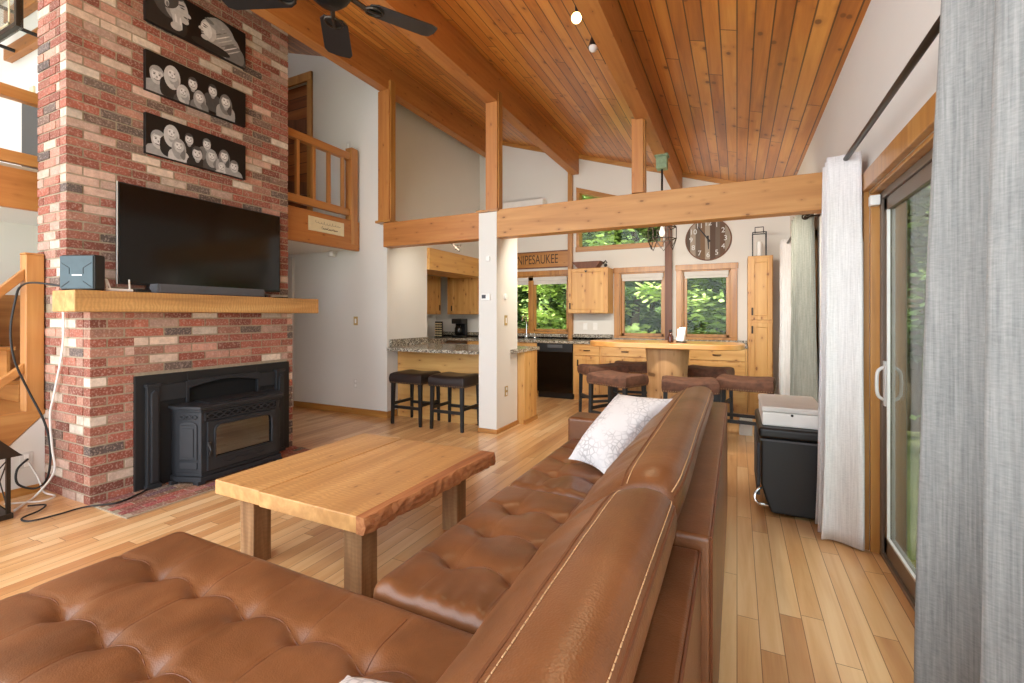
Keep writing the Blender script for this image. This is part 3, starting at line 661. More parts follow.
# ------------------------------------------------------------------ stairs, lofts, railings
sr=thing('staircase','honey coloured wooden staircase with newel post left of the chimney','stairs',(-4.8,1.3,0))
MB().box(-4.75,-4.645,1.452,1.552,.60,1.75).prism([(-4.755,1.75),(-4.64,1.75),(-4.66,1.765),(-4.735,1.765)],'y',1.447,1.557).build('newel_post',M['rail_z'],sr,bev=.006)
MB().prism([(1.452,1.565),(1.452,1.645),(.2,.215),(.2,.135)],'x',-4.725,-4.665).build('handrail',M['rail_y'],sr,bev=.006)
MB().prism([(1.452,.885),(1.452,.955),(.75,.36),(.75,.29)],'x',-4.72,-4.67).build('bottom_rail',M['rail_y'],sr,bev=.006)
MB().prism([(1.556,.605),(1.556,.575),(1.367,.376),(.98,.0),(.62,.0),(1.22,.605)],'x',-4.72,-4.645).build('stringer',M['rail_y'],sr,bev=.004)
MB().box(-6.25,-4.72,1.2,2.15,.56,.59).build('landing',M['rail_x'],sr,bev=.006)
for k,(y1,z) in enumerate(((1.67,.77),(1.60,1.05),(1.5,1.3),(1.4,1.52))):
    MB().box(-6.25,-5.3,y1-.3,y1,z-.03,z).build('tread',M['rail_x'],sr,bev=.006)
    MB().box(-6.25,-5.32,y1-.05,y1-.03,z-.27,z-.03).build('riser',M['rail_x'],sr)
MB().box(-6.27,-6.22,.9,2.19,.55,1.5).build('wall_skirt',M['rail_y'],sr)
# wall outlet + lantern
def plate(name,label,cat,c,axis,w=.07,h=.115,mat='offwhite',slots=2):
    r=thing(name,label,cat,c); x,y,z=c; k=MB(); s=[]
    if axis=='y': k.box(x-w/2,x+w/2,y-.006,y,z-h/2,z+h/2)
    else: k.box(x,x+.006,y-w/2,y+w/2,z-h/2,z+h/2)
    for q in ([-.25,.25] if slots==2 else [0]):
        hh=.016 if slots==2 else .03
        if axis=='y': s.append(MB().box(x-.014,x+.014,y-.009,y-.005,z+q*h-hh,z+q*h+hh))
        else: s.append(MB().box(x+.005,x+.009,y-.014,y+.014,z+q*h-hh,z+q*h+hh))
    k.build('cover_plate',M[mat],r,bev=.002); [q.build('socket' if slots==2 else 'toggle',M['white'],r,bev=.002) for q in s]; return r
plate('wall_outlet','cream double wall outlet below the stairs behind lantern','outlet',(-4.65,1.455,.25),'x')
ln=thing('candle_lantern','dark bronze metal lantern with crossed bars standing on the floor at left edge','lantern',(-4.35,1.11,0))
cx,cy=-4.33,1.10; hw_=.13
MB().box(cx-hw_-.02,cx+hw_+.02,cy-hw_-.02,cy+hw_+.02,0,.035).build('base',M['bronze'],ln,bev=.004)
fr=MB()
for a in (-1,1):
    for c in (-1,1): fr.box(cx+a*hw_-.01,cx+a*hw_+.01,cy+c*hw_-.01,cy+c*hw_+.01,.03,.40)
fr.box(cx-hw_-.01,cx+hw_+.01,cy-hw_-.01,cy+hw_+.01,.39,.405)
fr.build('frame',M['bronze'],ln)
X=MB()
for p,q in (((cx+hw_,cy-hw_),(cx+hw_,cy+hw_)),((cx-hw_,cy-hw_),(cx+hw_,cy-hw_)),((cx-hw_,cy+hw_),(cx+hw_,cy+hw_))):
    for s_ in (0,1): X.tube([(p[0],p[1],.05 if s_ else .38),(q[0],q[1],.38 if s_ else .05)],.004,5)
X.build('cross_bars',M['bronze'],ln)
MB().lathe(cx,cy,[(.26,.40),(.24,.415),(.15,.50),(.07,.60),(.05,.63),(.0,.64)],4).build('roof',M['bronze'],ln) 
MB().ell((cx+.02,cy+.02,.11),(.075,.075,.075)).build('woven_ball',M['rope'],ln,smooth=True)
# railing builder along Y
def railing(name,label,x,y0,y1,z0,zt,n,loc,newel=None,gap=.09):
    r=thing(name,label,'railing',loc)
    MB().box(x-.05,x+.03,y0,y1,zt-.09,zt).build('top_rail',M['rail_y'],r,bev=.006)
    MB().box(x-.035,x+.02,y0,y1,z0+gap,z0+gap+.09).build('bottom_rail',M['rail_y'],r,bev=.005)
    for k in range(n):
        y=y0+(k+.5)*(y1-y0)/n; MB().box(x-.028,x+.012,y-.02,y+.02,z0+gap+.09,zt-.09).build('baluster',M['rail_z'],r,bev=.003)
    if newel: MB().box(x-.06,x+.05,newel-.055,newel+.055,z0-.27,zt+.07).build('newel_post',M['rail_z'],r,bev=.005)
    return r
railing('loft_railing','wooden loft railing with balusters right of the chimney',-4.5,3.3,4.42,2.5,3.40,5,(-4.5,3.9,2.5),newel=4.46)
railing('loft_railing','wooden loft railing left of the chimney at picture edge',-4.97,-.6,2.1,2.45,3.05,4,(-4.97,.5,2.45),gap=.02)
tag(MB().box(-4.52,-4.46,3.3,4.555,2.15,2.53).build('loft_fascia',M['beam_y'],bev=.005),'wide wooden loft edge board carrying the cream plaque','fascia board')
tag(MB().box(-5.0,-4.95,YB,1.75,2.126,2.43).build('loft_fascia',M['beam_y'],bev=.005),'wide wooden loft edge board left of the chimney','fascia board')
pq=thing('loft_plaque','cream plaque with script lettering hung on the loft edge board','sign',(-4.455,4.0,2.3))
MB().box(-4.46,-4.445,3.745,4.275,2.30,2.465).build('board',M['cream'],pq,bev=.002)
for y0,y1,z,a,mt,f in ((3.83,4.21,2.405,.016,'text_g',95),(3.93,4.17,2.345,.013,'text_d',120)):      # faded script, too faint to read
    MB().tube([(-4.4445,y0+(y1-y0)*t/80+.010*math.cos(f*t/80*.6),z+a*math.sin(f*t/80*.6)*(.6+.6*noise.noise((t*.13,z*9,0)))+(.014 if t%27<3 else 0)) for t in range(81)],.0022,4).build('script_lettering',M[mt],pq)
# loft doorway
d3=bpy.data.objects.new('door_3',None); COL.objects.link(d3); d3['_o']=(0,0,0); st(d3)
b=MB().box(-5.42,-5.33,4.53,4.56,2.5,4.72).box(-6.45,-6.36,4.53,4.56,2.5,4.72).box(-6.45,-5.33,4.525,4.56,4.6,4.72); b.build('door_casing',M['trim_z'],d3,bev=.004)
MB().box(-6.4,-5.4,4.66,4.70,2.62,4.64).build('door_leaf',M['door_plank'],d3)
for z in (3.3,4.2):
    MB().prism([(-6.38,z+.06),(-5.42,z-.1),(-5.42,z-.28),(-6.38,z-.12)],'y',4.64,4.66).build('brace_board',M['darkwood'],d3)
plate('light_switch','small light switch on upper wall beside the loft door','switch',(-4.66,4.56,3.57),'y',slots=1)
plate('light_switch','light switch on the hall wall under the loft','switch',(-4.53,4.56,1.235),'y',mat='brass',slots=1)
plate('wall_outlet','outlet low on the hall wall under the loft','outlet',(-4.53,4.56,.41),'y',mat='offwhite')
tag(MB().lathe(-4.9,4.5,[(.0,2.1),(.05,2.1),(.055,2.13),(.055,2.15),(.03,2.178)],16).build('smoke_detector',M['offwhite']),'round white detector on the underside of the loft','smoke detector')
tag(MB().box(-5.89,-5.71,4.52,4.56,0,2.15).build('door_jamb',M['offwhite'],bev=.004),'pale upright jamb board beside the chimney under the loft','jamb')
# loft things at left
tvl=thing('loft_cabinet','dark cabinet standing in the left loft behind railing','cabinet',(-5.4,1.95,2.455))
MB().box(-5.64,-5.1,1.74,2.18,2.455,3.2).build('carcass',M['black'],tvl,bev=.006); MB().box(-5.61,-5.13,1.725,1.74,2.5,3.17).build('door',M['plastic'],tvl,bev=.004)
tag(MB().box(-6.4,-5.7,1.2,1.6,2.4555,2.72).build('loft_chest',M['offwhite'],bev=.02),'white low chest in the left loft','chest')
tag(MB().box(-6.9,-6.8,2.18,2.2,3.56,3.78).build('wall_panel',M['cream'],bev=.004),'small cream wall panel in left loft, farther from the chimney','wall panel')
tag(MB().box(-6.64,-6.54,2.18,2.2,3.56,3.76).build('wall_panel',M['cream'],bev=.004),'small cream wall panel in left loft, against the chimney','wall panel')
hp=thing('basketball_hoop','mini basketball hoop with framed backboard high on loft wall','basketball hoop',(-6.75,1.95,4.1))
MB().box(-7.3,-6.33,1.94,1.955,4.13,4.7).build('backboard',M['clear'],hp)
f=MB()
for a in ((-7.3,-6.39,4.16,4.21),(-7.3,-6.39,4.70,4.75),(-6.42,-6.37,4.16,4.75),(-7.33,-7.28,4.16,4.75)): f.box(a[0],a[1],1.92,1.975,a[2],a[3])
f.build('board_frame',M['bronze'],hp,bev=.004)
f=MB()
for a in ((-7.05,-6.58,4.24,4.26),(-7.05,-6.58,4.58,4.6),(-7.05,-7.03,4.24,4.6),(-6.6,-6.58,4.24,4.6)): f.box(a[0],a[1],1.932,1.94,a[2],a[3])
f.build('shooting_square',M['cream'],hp)
MB().tube([(-6.82+.2*math.cos(a*PI/12),1.7+.2*math.sin(a*PI/12),4.25) for a in range(25)],.012,6).build('rim',M['red'],hp)
for x in (-7.1,-6.5):
    for z in (4.2,4.62): MB().tube([(x,1.96,z),(x,2.13,z)],.02,6).build('mount_arm',M['black'],hp)
for z,lab in ((4.24,'lower wooden mounting board behind the basketball hoop'),(4.66,'upper wooden mounting board behind the basketball hoop')): tag(MB().box(-7.4,-5.3,2.13,2.2,z-.07,z+.07).build('mounting_board',M['beam_x'],bev=.004),lab,'board')

# ------------------------------------------------------------------ ceiling fan, track light
FX,FY,FZ=-2.0,1.82,3.06
fan=thing('ceiling_fan','black ceiling fan hanging below the pine ceiling','ceiling fan',(FX,FY,FZ))
MB().lathe(FX,FY,[(.0,FZ-.06),(.06,FZ-.055),(.1,FZ-.02),(.13,FZ+.03),(.13,FZ+.12),(.09,FZ+.17),(.03,FZ+.19)],24).build('motor',M['blackmetal'],fan,smooth=True)
MB().cyl(FX,FY,FZ+.18,zc(FX)-.05,.013,10).build('downrod',M['blackmetal'],fan)
MB().lathe(FX,FY,[(.02,zc(FX)-.12),(.06,zc(FX)-.08),(.075,zc(FX)-.02)],16).build('canopy',M['blackmetal'],fan)
for k in range(5):
    R=Matrix.Translation((FX,FY,FZ))@Matrix.Rotation(math.radians(60+72*k),4,'Z')@Matrix.Rotation(math.radians(10),4,'X')
    pts=[(.21,-.055),(.25,-.08),(.57,-.088),(.61,-.07),(.62,0),(.61,.07),(.57,.088),(.25,.08),(.21,.055)]
    bl=MB().prism(pts,'z',-.004,.004,0,R).build('blade',M['black'],fan,bev=.002)
    i=MB().tube([R@Vector(p) for p in ((.1,0,.02),(.17,0,.0),(.2,0,-.008))],.014,8)
    i.tube([R@Vector((.245+.05*math.cos(a*PI/8),.05*math.sin(a*PI/8),-.008)) for a in range(17)],.008,6).tube([R@Vector((.2,0,-.01)),R@Vector((.29,0,-.01))],.01,6)
    i.build('blade_iron',M['bronze'],bl)
tx=-1.02
tr=thing('track_light','black ceiling track with two spotlights beside the roof beam','spotlight',(tx,3.2,zc(tx)-.05))
MB().box(tx-.02,tx+.02,2.6,4.0,zc(tx)-.05,zc(tx)-.012).build('track',M['black'],tr)
def head(y,z,d,lit):
    d=Vector(d).normalized(); p=Vector((tx,y,z)); o=MB().tube([(tx,y,zc(tx)-.05),p],.01,8).tube([p-d*.06,p-d*.03,p+d*.05,p+d*.06],[.02,.032,.04,.04],14).build('spot_head',M['black'],tr)
    MB().ell(p+d*.06,(.036,.036,.036)).build('bulb',M['bulb_glass'] if lit else M['offwhite'],o,smooth=True)
head(3.12,3.40,(.35,-1,-.55),True); head(3.58,3.49,(-.1,-.25,-1),False)
pl=bpy.data.lights.new('bulb_light','SPOT'); pl.energy=25; pl.color=(1,.75,.45); pl.spot_size=2.2; pl.shadow_soft_size=.03
po=bpy.data.objects.new('bulb_light',pl); COL.objects.link(po); po.location=(tx+.04,2.98,3.31); po.rotation_euler=Vector((.35,-1,-.55)).to_track_quat('-Z','Y').to_euler()

# ------------------------------------------------------------------ kitchen
def cabinet_front(r,x0,x1,z0,z1,y,name,knob=None,mat='cab_z',pull=None):
    b=MB(); s=.055
    b.box(x0,x0+s,y-.02,y,z0,z1); b.box(x1-s,x1,y-.02,y,z0,z1); b.box(x0+s,x1-s,y-.02,y,z0,z0+s); b.box(x0+s,x1-s,y-.02,y,z1-s,z1)
    o=b.build(name,M[mat],r,bev=.003)
    MB().box(x0+s,x1-s,y-.012,y,z0+s,z1-s).build('panel',M[mat],o,bev=.006)
    if knob: MB().ell((knob[0],y-.035,knob[1]),(.016,.016,.013)).cyl(knob[0],y-.03,knob[1]-.004,knob[1]+.004,.006).build('knob',M['bronze'],o,smooth=True)
    if pull: MB().box(pull[0]-.01,pull[0]+.01,y-.035,y-.02,pull[1]-.05,pull[1]+.05).build('pull',M['bronze'],o,bev=.004)
    return o
def drawer(r,x0,x1,z0,z1,y):
    o=MB().box(x0,x1,y-.02,y,z0,z1).build('drawer',M['cab_x'],r,bev=.005)
    xm=(x0+x1)/2; MB().tube([(xm-.05,y-.02,(z0+z1)/2),(xm-.04,y-.042,(z0+z1)/2),(xm+.04,y-.042,(z0+z1)/2),(xm+.05,y-.02,(z0+z1)/2)],.007,6).build('pull',M['bronze'],o)
# far run
YC=6.82
cb=thing('base_cabinet','pine base cabinet with two drawers right of the dishwasher','cabinet',(-1.68,7.1,0))
MB().box(-2.28,-1.0,YC,YF-.005,.09,.87).box(-2.28,-1.0,YC+.05,YF-.005,0,.09).build('carcass',M['cab_z'],cb)
for a,c in ((-2.26,-1.86),(-1.82,-1.14)): drawer(cb,a,c,.70,.85,YC); 
cabinet_front(cb,-2.26,-1.86,.12,.68,YC,'door',pull=(-2.2,.58)); cabinet_front(cb,-1.82,-1.49,.12,.68,YC,'door',pull=(-1.54,.58)); cabinet_front(cb,-1.46,-1.14,.12,.68,YC,'door',pull=(-1.41,.58))
cb=thing('base_cabinet','pine base cabinet with wide drawers beside the tall pantry','cabinet',(-.43,7.1,0))
MB().box(-.995,.125,YC,YF-.005,.09,.87).box(-.995,.125,YC+.05,YF-.005,0,.09).build('carcass',M['cab_z'],cb)
drawer(cb,-.97,-.63,.70,.85,YC); drawer(cb,-.59,.10,.70,.85,YC); drawer(cb,-.59,.10,.42,.67,YC); drawer(cb,-.59,.10,.12,.39,YC); cabinet_front(cb,-.97,-.63,.12,.68,YC,'door',pull=(-.69,.58))
cb=thing('sink_cabinet','pine sink cabinet left of the dishwasher behind the column','cabinet',(-3.5,7.1,0))
MB().box(-4.2,-2.89,YC,YF-.005,.09,.87).box(-4.2,-2.89,YC+.05,YF-.005,0,.09).build('carcass',M['cab_z'],cb)
cabinet_front(cb,-3.55,-3.22,.12,.84,YC,'door',pull=(-3.27,.7)); cabinet_front(cb,-3.19,-2.91,.12,.84,YC,'door',pull=(-3.14,.7))
dw=thing('dishwasher','glossy black built-in dishwasher under the granite counter','dishwasher',(-2.58,7.1,0))
MB().box(-2.88,-2.29,YC-.012,YF-.02,.1,.868).build('door',M['screen'],dw,bev=.006)
MB().box(-2.88,-2.29,YC-.02,YC-.01,.735,.868).build('control_panel',M['plastic'],dw,bev=.004)
MB().box(-2.7,-2.45,YC-.024,YC-.018,.80,.85).build('latch_handle',M['grey'],dw,bev=.004)
MB().box(-2.87,-2.30,YC+.03,YF-.02,.0,.1).build('kick_plate',M['black'],dw)
ct=thing('kitchen_counter','speckled granite counter with backsplash along the window wall','countertop',(-2.1,7.1,.87))
MB().box(-5.27,.128,YC-.03,YF-.001,.871,.91).build('top',M['granite'],ct,bev=.006)
MB().box(-5.27,.128,YF-.03,YF-.001,.91,.945).box(-5.27,-1.8,YF-.03,YF-.001,.91,1.0).build('backsplash',M['granite'],ct,bev=.003)
fa=thing('kitchen_faucet','tall curved chrome faucet below the sink window','faucet',(-3.28,7.3,.91))
MB().lathe(-3.28,7.28,[(.028,.911),(.025,.95),(.014,.97)],14).tube(spline([(-3.28,7.28,.96),(-3.28,7.28,1.2),(-3.28,7.24,1.3),(-3.28,7.14,1.3),(-3.28,7.1,1.22)],8),.012,10).build('spout',M['chrome'],fa,smooth=True)
MB().tube([(-3.26,7.28,.96),(-3.2,7.26,1.0)],.008,8).build('lever',M['chrome'],fa)
tag(MB().lathe(-3.13,7.3,[(.022,.911),(.022,.94),(.01,.95),(.009,1.0),(.0,1.005)],12).build('soap_dispenser',M['chrome'],smooth=True),'small chrome soap dispenser on granite right of the faucet','soap dispenser')
# pantry
pc=thing('pantry_cabinet','tall narrow pine pantry cabinet in the kitchen corner','cabinet',(.27,7.1,0))
MB().box(.13,.42,6.84,YF-.005,0,2.09).build('carcass',M['cab_z'],pc,bev=.004)
cabinet_front(pc,.155,.41,1.25,2.06,6.84,'door',pull=(.18,1.36)); cabinet_front(pc,.155,.41,.45,1.21,6.84,'door',pull=(.18,1.12)); cabinet_front(pc,.155,.41,.1,.41,6.84,'door')
wl=thing('wire_lantern','black wire frame lantern standing on top of pantry cabinet','lantern',(.27,7.05,2.09))
b=MB()
for a in (-.08,.08):
    for c in (-.08,.08): b.box(.27+a-.006,.27+a+.006,7.05+c-.006,7.05+c+.006,2.09,2.42)
for z in (2.1,2.42):
    for s_ in (-.08,.08): b.box(.19,.35,7.05+s_-.006,7.05+s_+.006,z-.006,z+.006); b.box(.27+s_-.006,.27+s_+.006,6.97,7.13,z-.006,z+.006)
b.tube([(.22,7.05,2.42),(.22,7.05,2.50),(.32,7.05,2.50),(.32,7.05,2.42)],.007,6)
b.build('frame',M['black'],wl); MB().cyl(.27,7.05,2.1,2.3,.035,14).build('candle',M['white'],wl)
# wall cabinet with tray
wc=thing('wall_cabinet','small pale pine wall cabinet between sink window and other windows','cabinet',(-2.1,7.25,1.34))
MB().box(-2.45,-1.80,7.07,YF-.004,1.34,2.06).build('carcass',M['cab_z'],wc,bev=.004); cabinet_front(wc,-2.44,-1.86,1.35,2.05,7.07,'door',pull=(-2.41,1.46))
MB().prism([(-2.18,2.02),(-2.12,2.02),(-2.15,1.99)],'y',7.045,7.05).build('latch',M['black'],wc)
tg=thing('wooden_tray','dark brown boat shaped wooden tray on small wall cabinet','tray',(-2.1,7.2,2.06))
MB().prism([(-2.30,2.064),(-2.0,2.064),(-1.92,2.17),(-2.40,2.17)],'y',7.1,7.3).build('tray_body',M['darkwood'],tg,bev=.004)
MB().tube([(-1.91,7.2,2.13),(-1.87,7.2,2.18),(-1.85,7.2,2.14)],.012,6).ell((-1.86,7.16,2.1),(.028,.028,.028)).build('iron_handle',M['black'],tg)
# left uppers
uc=thing('upper_cabinet','knotty pine upper cabinet facing out of the kitchen alcove','cabinet',(-4.3,7.25,1.33))
MB().box(-4.80,-4.08,7.1,YF-.004,1.33,2.03).build('carcass',M['cab_z'],uc); cabinet_front(uc,-4.72,-4.14,1.335,2.02,7.1,'door',pull=(-4.69,1.44))
uc=thing('upper_cabinet','knotty pine upper cabinet on alcove side wall beyond the partition','cabinet',(-5.1,6.4,1.33))
MB().box(-5.275,-4.94,5.5,7.09,1.33,2.03).build('carcass',M['cab_z'],uc)
for a,c in ((5.52,6.0),(6.02,6.52),(6.54,7.05)):
    o=MB().box(-4.94,-4.92,a,a+.05,1.34,2.02).box(-4.94,-4.92,c-.05,c,1.34,2.02).box(-4.94,-4.92,a,c,1.34,1.39).box(-4.94,-4.92,a,c,1.97,2.02).build('door',M['cab_z'],uc,bev=.003)
    MB().box(-4.94,-4.93,a+.05,c-.05,1.39,1.97).build('panel',M['cab_z'],o,bev=.004); MB().box(-4.92,-4.905,c-.04,c-.02,1.4,1.5).build('pull',M['bronze'],o)
tag(MB().box(-4.5,-3.96,5.4,6.95,1.97,2.28).build('alcove_header',M['cab_y'],bev=.004),'wide pine header board box above the kitchen alcove','header')
bc=thing('base_cabinet','pine base cabinet run inside the kitchen alcove','cabinet',(-4.9,6.0,0))
MB().box(-5.27,-4.66,5.05,6.78,.0,.83).build('carcass',M['cab_z'],bc); MB().box(-4.66,-4.64,5.06,6.77,.72,.83).build('drawer_front',M['trim_y'],bc,bev=.004)
MB().box(-5.27,-4.62,5.05,6.79,.871-.04,.91).box(-5.27,-5.24,5.05,6.78,.91,1.0).build('granite_top',M['granite'],bc)
cm=thing('coffee_maker','black drip coffee maker on the alcove counter','coffee maker',(-4.5,6.98,.91))
MB().box(-4.62,-4.40,6.98,7.16,.911,.95).box(-4.62,-4.40,7.09,7.16,.95,1.22).box(-4.62,-4.40,6.96,7.16,1.16,1.25).build('body',M['plastic'],cm,bev=.01)
MB().lathe(-4.51,7.03,[(.06,.952),(.075,1.0),(.07,1.08),(.05,1.12),(.05,1.15)],16).build('carafe',M['screen'],cm,smooth=True)
kr=thing('pod_rack','rack of coffee pods standing left of the coffee maker','rack',(-4.9,7.0,.91))
MB().box(-4.99,-4.83,6.98,7.0,.911,1.2).box(-4.99,-4.83,6.95,7.06,.911,.925).build('frame',M['black'],kr)
b=MB()
for i in range(4):
    for k in range(6): b.tube([(-4.965+i*.037,6.982,.945+k*.043),(-4.965+i*.037,6.962,.945+k*.043)],[.012,.014],8)
b.build('pods',M['cream'],kr)
# sign
sg=thing('wooden_sign','carved wooden WINNIPESAUKEE sign above the sink window','sign',(-3.25,7.4,2.13))
MB().box(-4.0,-2.55,YF-.03,YF-.004,2.135,2.41).build('board',M['trim_x'],sg,bev=.003)
f=MB().box(-4.01,-2.54,YF-.036,YF-.02,2.40,2.42).box(-4.01,-2.54,YF-.036,YF-.02,2.125,2.145).box(-2.56,-2.54,YF-.036,YF-.02,2.125,2.42); f.build('border',M['darkwood'],sg)
text('lettering','WINNIPESAUKEE',.2,M['text_d'],Matrix.Translation((-3.27,YF-.031,2.275))@RX@Matrix.Diagonal((.70,1.12,1,1)),sg,.001)
# clock
ck=thing('wall_clock','large round barnwood clock with white numerals','clock',(-.385,YF-.03,2.14))
CXc,CZc,CR=-.385,2.437,.305
MB().prism([(CXc+CR*math.cos(a*PI/32),CZc+CR*math.sin(a*PI/32)) for a in range(64)],'y',YF-.03,YF-.003).build('face',M['clock'],ck)
MB().tube([(CXc+CR*math.cos(a*PI/32),YF-.02,CZc+CR*math.sin(a*PI/32)) for a in range(65)],.012,6,cap=False).build('rim',M['darkwood'],ck)
for i in range(1,13):
    a=PI/2-i*PI/6; text('numeral',str(i),.105,M['text_w'],Matrix.Translation((CXc+.235*math.cos(a),YF-.033,CZc+.235*math.sin(a)))@RX,ck,.002)
def hand(deg,L,wd,nm):
    R=Matrix.Translation((CXc,YF-.042,CZc))@Matrix.Rotation(math.radians(deg),4,'Y')
    MB().prism([(-wd,-.05),(wd,-.05),(wd*.4,L),(-wd*.4,L)],'y',-.002,.002,0,R).build(nm,M['black'],ck)
hand(-36,.24,.012,'minute_hand'); hand(177,.15,.014,'hour_hand')
# mini split
ac=thing('wall_air_conditioner','white wall air conditioner high above the sign, behind the cross beam','air conditioner',(-3.3,7.3,3.0))
MB().box(-3.75,-2.95,YF-.2,YF-.003,3.02,3.3).build('housing',M['white'],ac,bev=.02,seg=3); MB().box(-3.7,-3.0,YF-.205,YF-.16,3.03,3.07).build('louver',M['offwhite'],ac)
# twig light in kitchen
tw=thing('branch_light_fitting','small dark branching light fitting on back of the short cross beam','light fitting',(-3.12,4.7,2.2))
b=MB().tube([(-3.22,4.625,2.26),(-3.18,4.68,2.22),(-3.12,4.74,2.175),(-3.06,4.76,2.13)],.009,6)
for p in ((-3.12,4.75,2.205),(-3.08,4.75,2.215),(-3.09,4.75,2.125),(-3.045,4.76,2.10),(-3.03,4.76,2.16)): b.tube([(-3.12,4.74,2.17),p],.007,5); b.ell(p,(.012,.012,.017),8,6)
b.build('arms',M['bronze'],tw); MB().box(-3.26,-3.18,4.6195,4.628,2.21,2.30).build('mount_plate',M['bronze'],tw)
# peninsula
pn=thing('kitchen_peninsula','pine peninsula cabinet with plank end panel beside the column','kitchen island',(-3.15,5.0,0))
MB().box(-3.98,-2.60,4.74,5.38,0,.868).build('carcass',M['cab_x'],pn)
MB().box(-2.60,-2.30,5.015,5.38,0.0,.868).build('end_block',M['cab_z'],pn)
e=MB()
for k in range(5): e.box(-2.30,-2.285,5.017+k*.073,5.088+k*.073,.05,.868)
e.build('end_panel',M['cab_z'],pn,bev=.003)
MB().box(-2.30,-2.272,5.015,5.39,0,.05).build('base_trim',M['trim_y'],pn); 
pt=thing('peninsula_counter','speckled granite peninsula counter wrapped round the white column','countertop',(-3.1,5.0,.87))
MB().box(-3.87,-2.605,4.40,5.45,.871,.91).box(-3.99,-3.87,4.57,5.45,.871,.91).box(-2.605,-2.37,5.005,5.45,.871,.91).box(-2.37,-2.27,4.8,5.45,.871,.91).build('top',M['granite'],pt,bev=.004)
MB().box(-3.995,-3.965,4.60,5.4,.91,1.0).build('backsplash',M['granite'],pt,bev=.003)
# column fittings
th=thing('thermostat','white thermostat with grey display on front of the column','thermostat',(-2.50,4.465,1.5))
MB().box(-2.565,-2.45,4.448,4.4695,1.475,1.55).build('case',M['white'],th,bev=.006); MB().box(-2.55,-2.5,4.446,4.449,1.495,1.535).build('display',M['grey'],th)
tag(MB().box(-2.505,-2.455,4.455,4.4695,1.91,1.965).build('motion_sensor',M['white'],bev=.006),'small white square sensor high on front of the column','sensor')
tag(MB().tube([(-2.3745,4.675,1.52),(-2.355,4.675,1.52)],[.035,.03],14).build('dimmer_knob',M['white']),'round white knob on the side of the column','control')
plate('light_switch','brass light switch on the side of the column','switch',(-2.374,4.69,1.25),'x',mat='brass',slots=1)
plate('wall_outlet','brass outlet low on the side of the column','outlet',(-2.374,4.70,.44),'x',mat='brass')
plate('light_switch','white switch plate under the small wall cabinet, left one','switch',(-2.27,YF-.001,1.13),'y',mat='white',slots=1); plate('wall_outlet','white outlet under the small wall cabinet, right one','outlet',(-2.1,YF-.001,1.13),'y',mat='white')

# stools ----------------------------------------------------------
def make_stool(name,label,cat,grp,W,D,H,seat,leg,nails=True):
    r=thing(name,label,cat,(0,0,0),grp); th=.14
    b=MB(); nu,nv=24,16
    def sup(t): 
        s=2*t-1; return math.copysign(1-(1-abs(s))**1.6,s)
    def top(u,v):
        x,y=sup(u)*W/2,sup(v)*D/2; ex=abs(x)/(W/2); ey=abs(y)/(D/2)
        z=H-.02+.018*ex**2 -.022*(max(ex,ey)**10) - .01*ey**4
        return (x,y,z)
    b.grid(top,nu,nv)
    def side(u,v):
        per=u*4; i=int(per)%4; t=per-int(per) if per<4 else 0
        c=[(0,0),(1,0),(1,1),(0,1)][i]; d=[(1,0),(0,1),(-1,0),(0,-1)][i]
        p=top(c[0]+d[0]*t,c[1]+d[1]*t); k=1+.035*math.sin(PI*v)
        return (p[0]*k,p[1]*k,p[2]+(H-th-p[2])*v)
    b.grid(side,80,5,flip=True,closeu=True); b.add([(-W/2,-D/2,H-th),(W/2,-D/2,H-th),(W/2,D/2,H-th),(-W/2,D/2,H-th)],[(3,2,1,0)])
    so=b.build('seat',M[seat],r,smooth=True)
    if nails:
        n=MB()
        for s_ in (-1,1):
            k=int(W/.022)
            for i in range(k): n.ell((-W/2+W*(i+.5)/k,s_*(D/2+.004),H-th+.012),(.006,.004,.006),6,4)
            k=int(D/.022)
            for i in range(k): n.ell((s_*(W/2+.004),-D/2+D*(i+.5)/k,H-th+.012),(.004,.006,.006),6,4)
        n.build('nailhead_trim',M['nail'],so)
    lx,ly=W/2-.03,D/2-.03
    for sx in (-1,1):
        for sy in (-1,1):
            q=MB(); x,y=sx*lx,sy*ly
            q.add([(x*k+dx*t,y*k+dy*t,z) for k,t,z in ((1.04,.016,0),(1,.021,H-th+.005)) for dx,dy in ((-1,-1),(1,-1),(1,1),(-1,1))],[(3,2,1,0),(4,5,6,7),(0,1,5,4),(1,2,6,5),(2,3,7,6),(3,0,4,7)])
            q.build('leg',M[leg],r,bev=.003)
    for sy in (-1,1): MB().box(-lx,lx,sy*ly-.012,sy*ly+.012,H*.30,H*.30+.035).build('stretcher',M[leg],r,bev=.003)
    for sx in (-1,1): MB().box(sx*lx-.012,sx*lx+.012,-ly,ly,H*.36,H*.36+.035).build('stretcher',M[leg],r,bev=.003)
    return r
s0=make_stool('counter_stool','black leather counter stool at the peninsula beside hall wall','stool','black stools at the peninsula',.46,.42,.635,'black_leather','black')
s0.location=(-3.535,4.55,0)
clone(s0,(-2.96,4.55,0),0,'black leather counter stool at the peninsula next to the column')
b0=make_stool('bar_stool','brown suede saddle stool, front left of the log table','stool','brown stools round the log table',.52,.40,.68,'suede','bluegrey_leg')
b0.location=(-1.2,5.12,0); b0.rotation_euler=(0,0,math.radians(-24))
for (x,y,a,l) in ((-1.58,5.92,40,'brown suede saddle stool at left end of the log table, nearest the dishwasher'),(-1.28,6.45,10,'brown suede saddle stool behind the log table trunk on its left'),
    (-.44,5.02,8,'brown suede saddle stool in front of the log table, directly behind the sofa back'),(-.33,6.25,-12,'brown suede saddle stool behind the log table on the right'),(.08,5.38,-6,'brown suede saddle stool at right end of the log table by the cooler')):
    clone(b0,(x,y,0),math.radians(a),l)
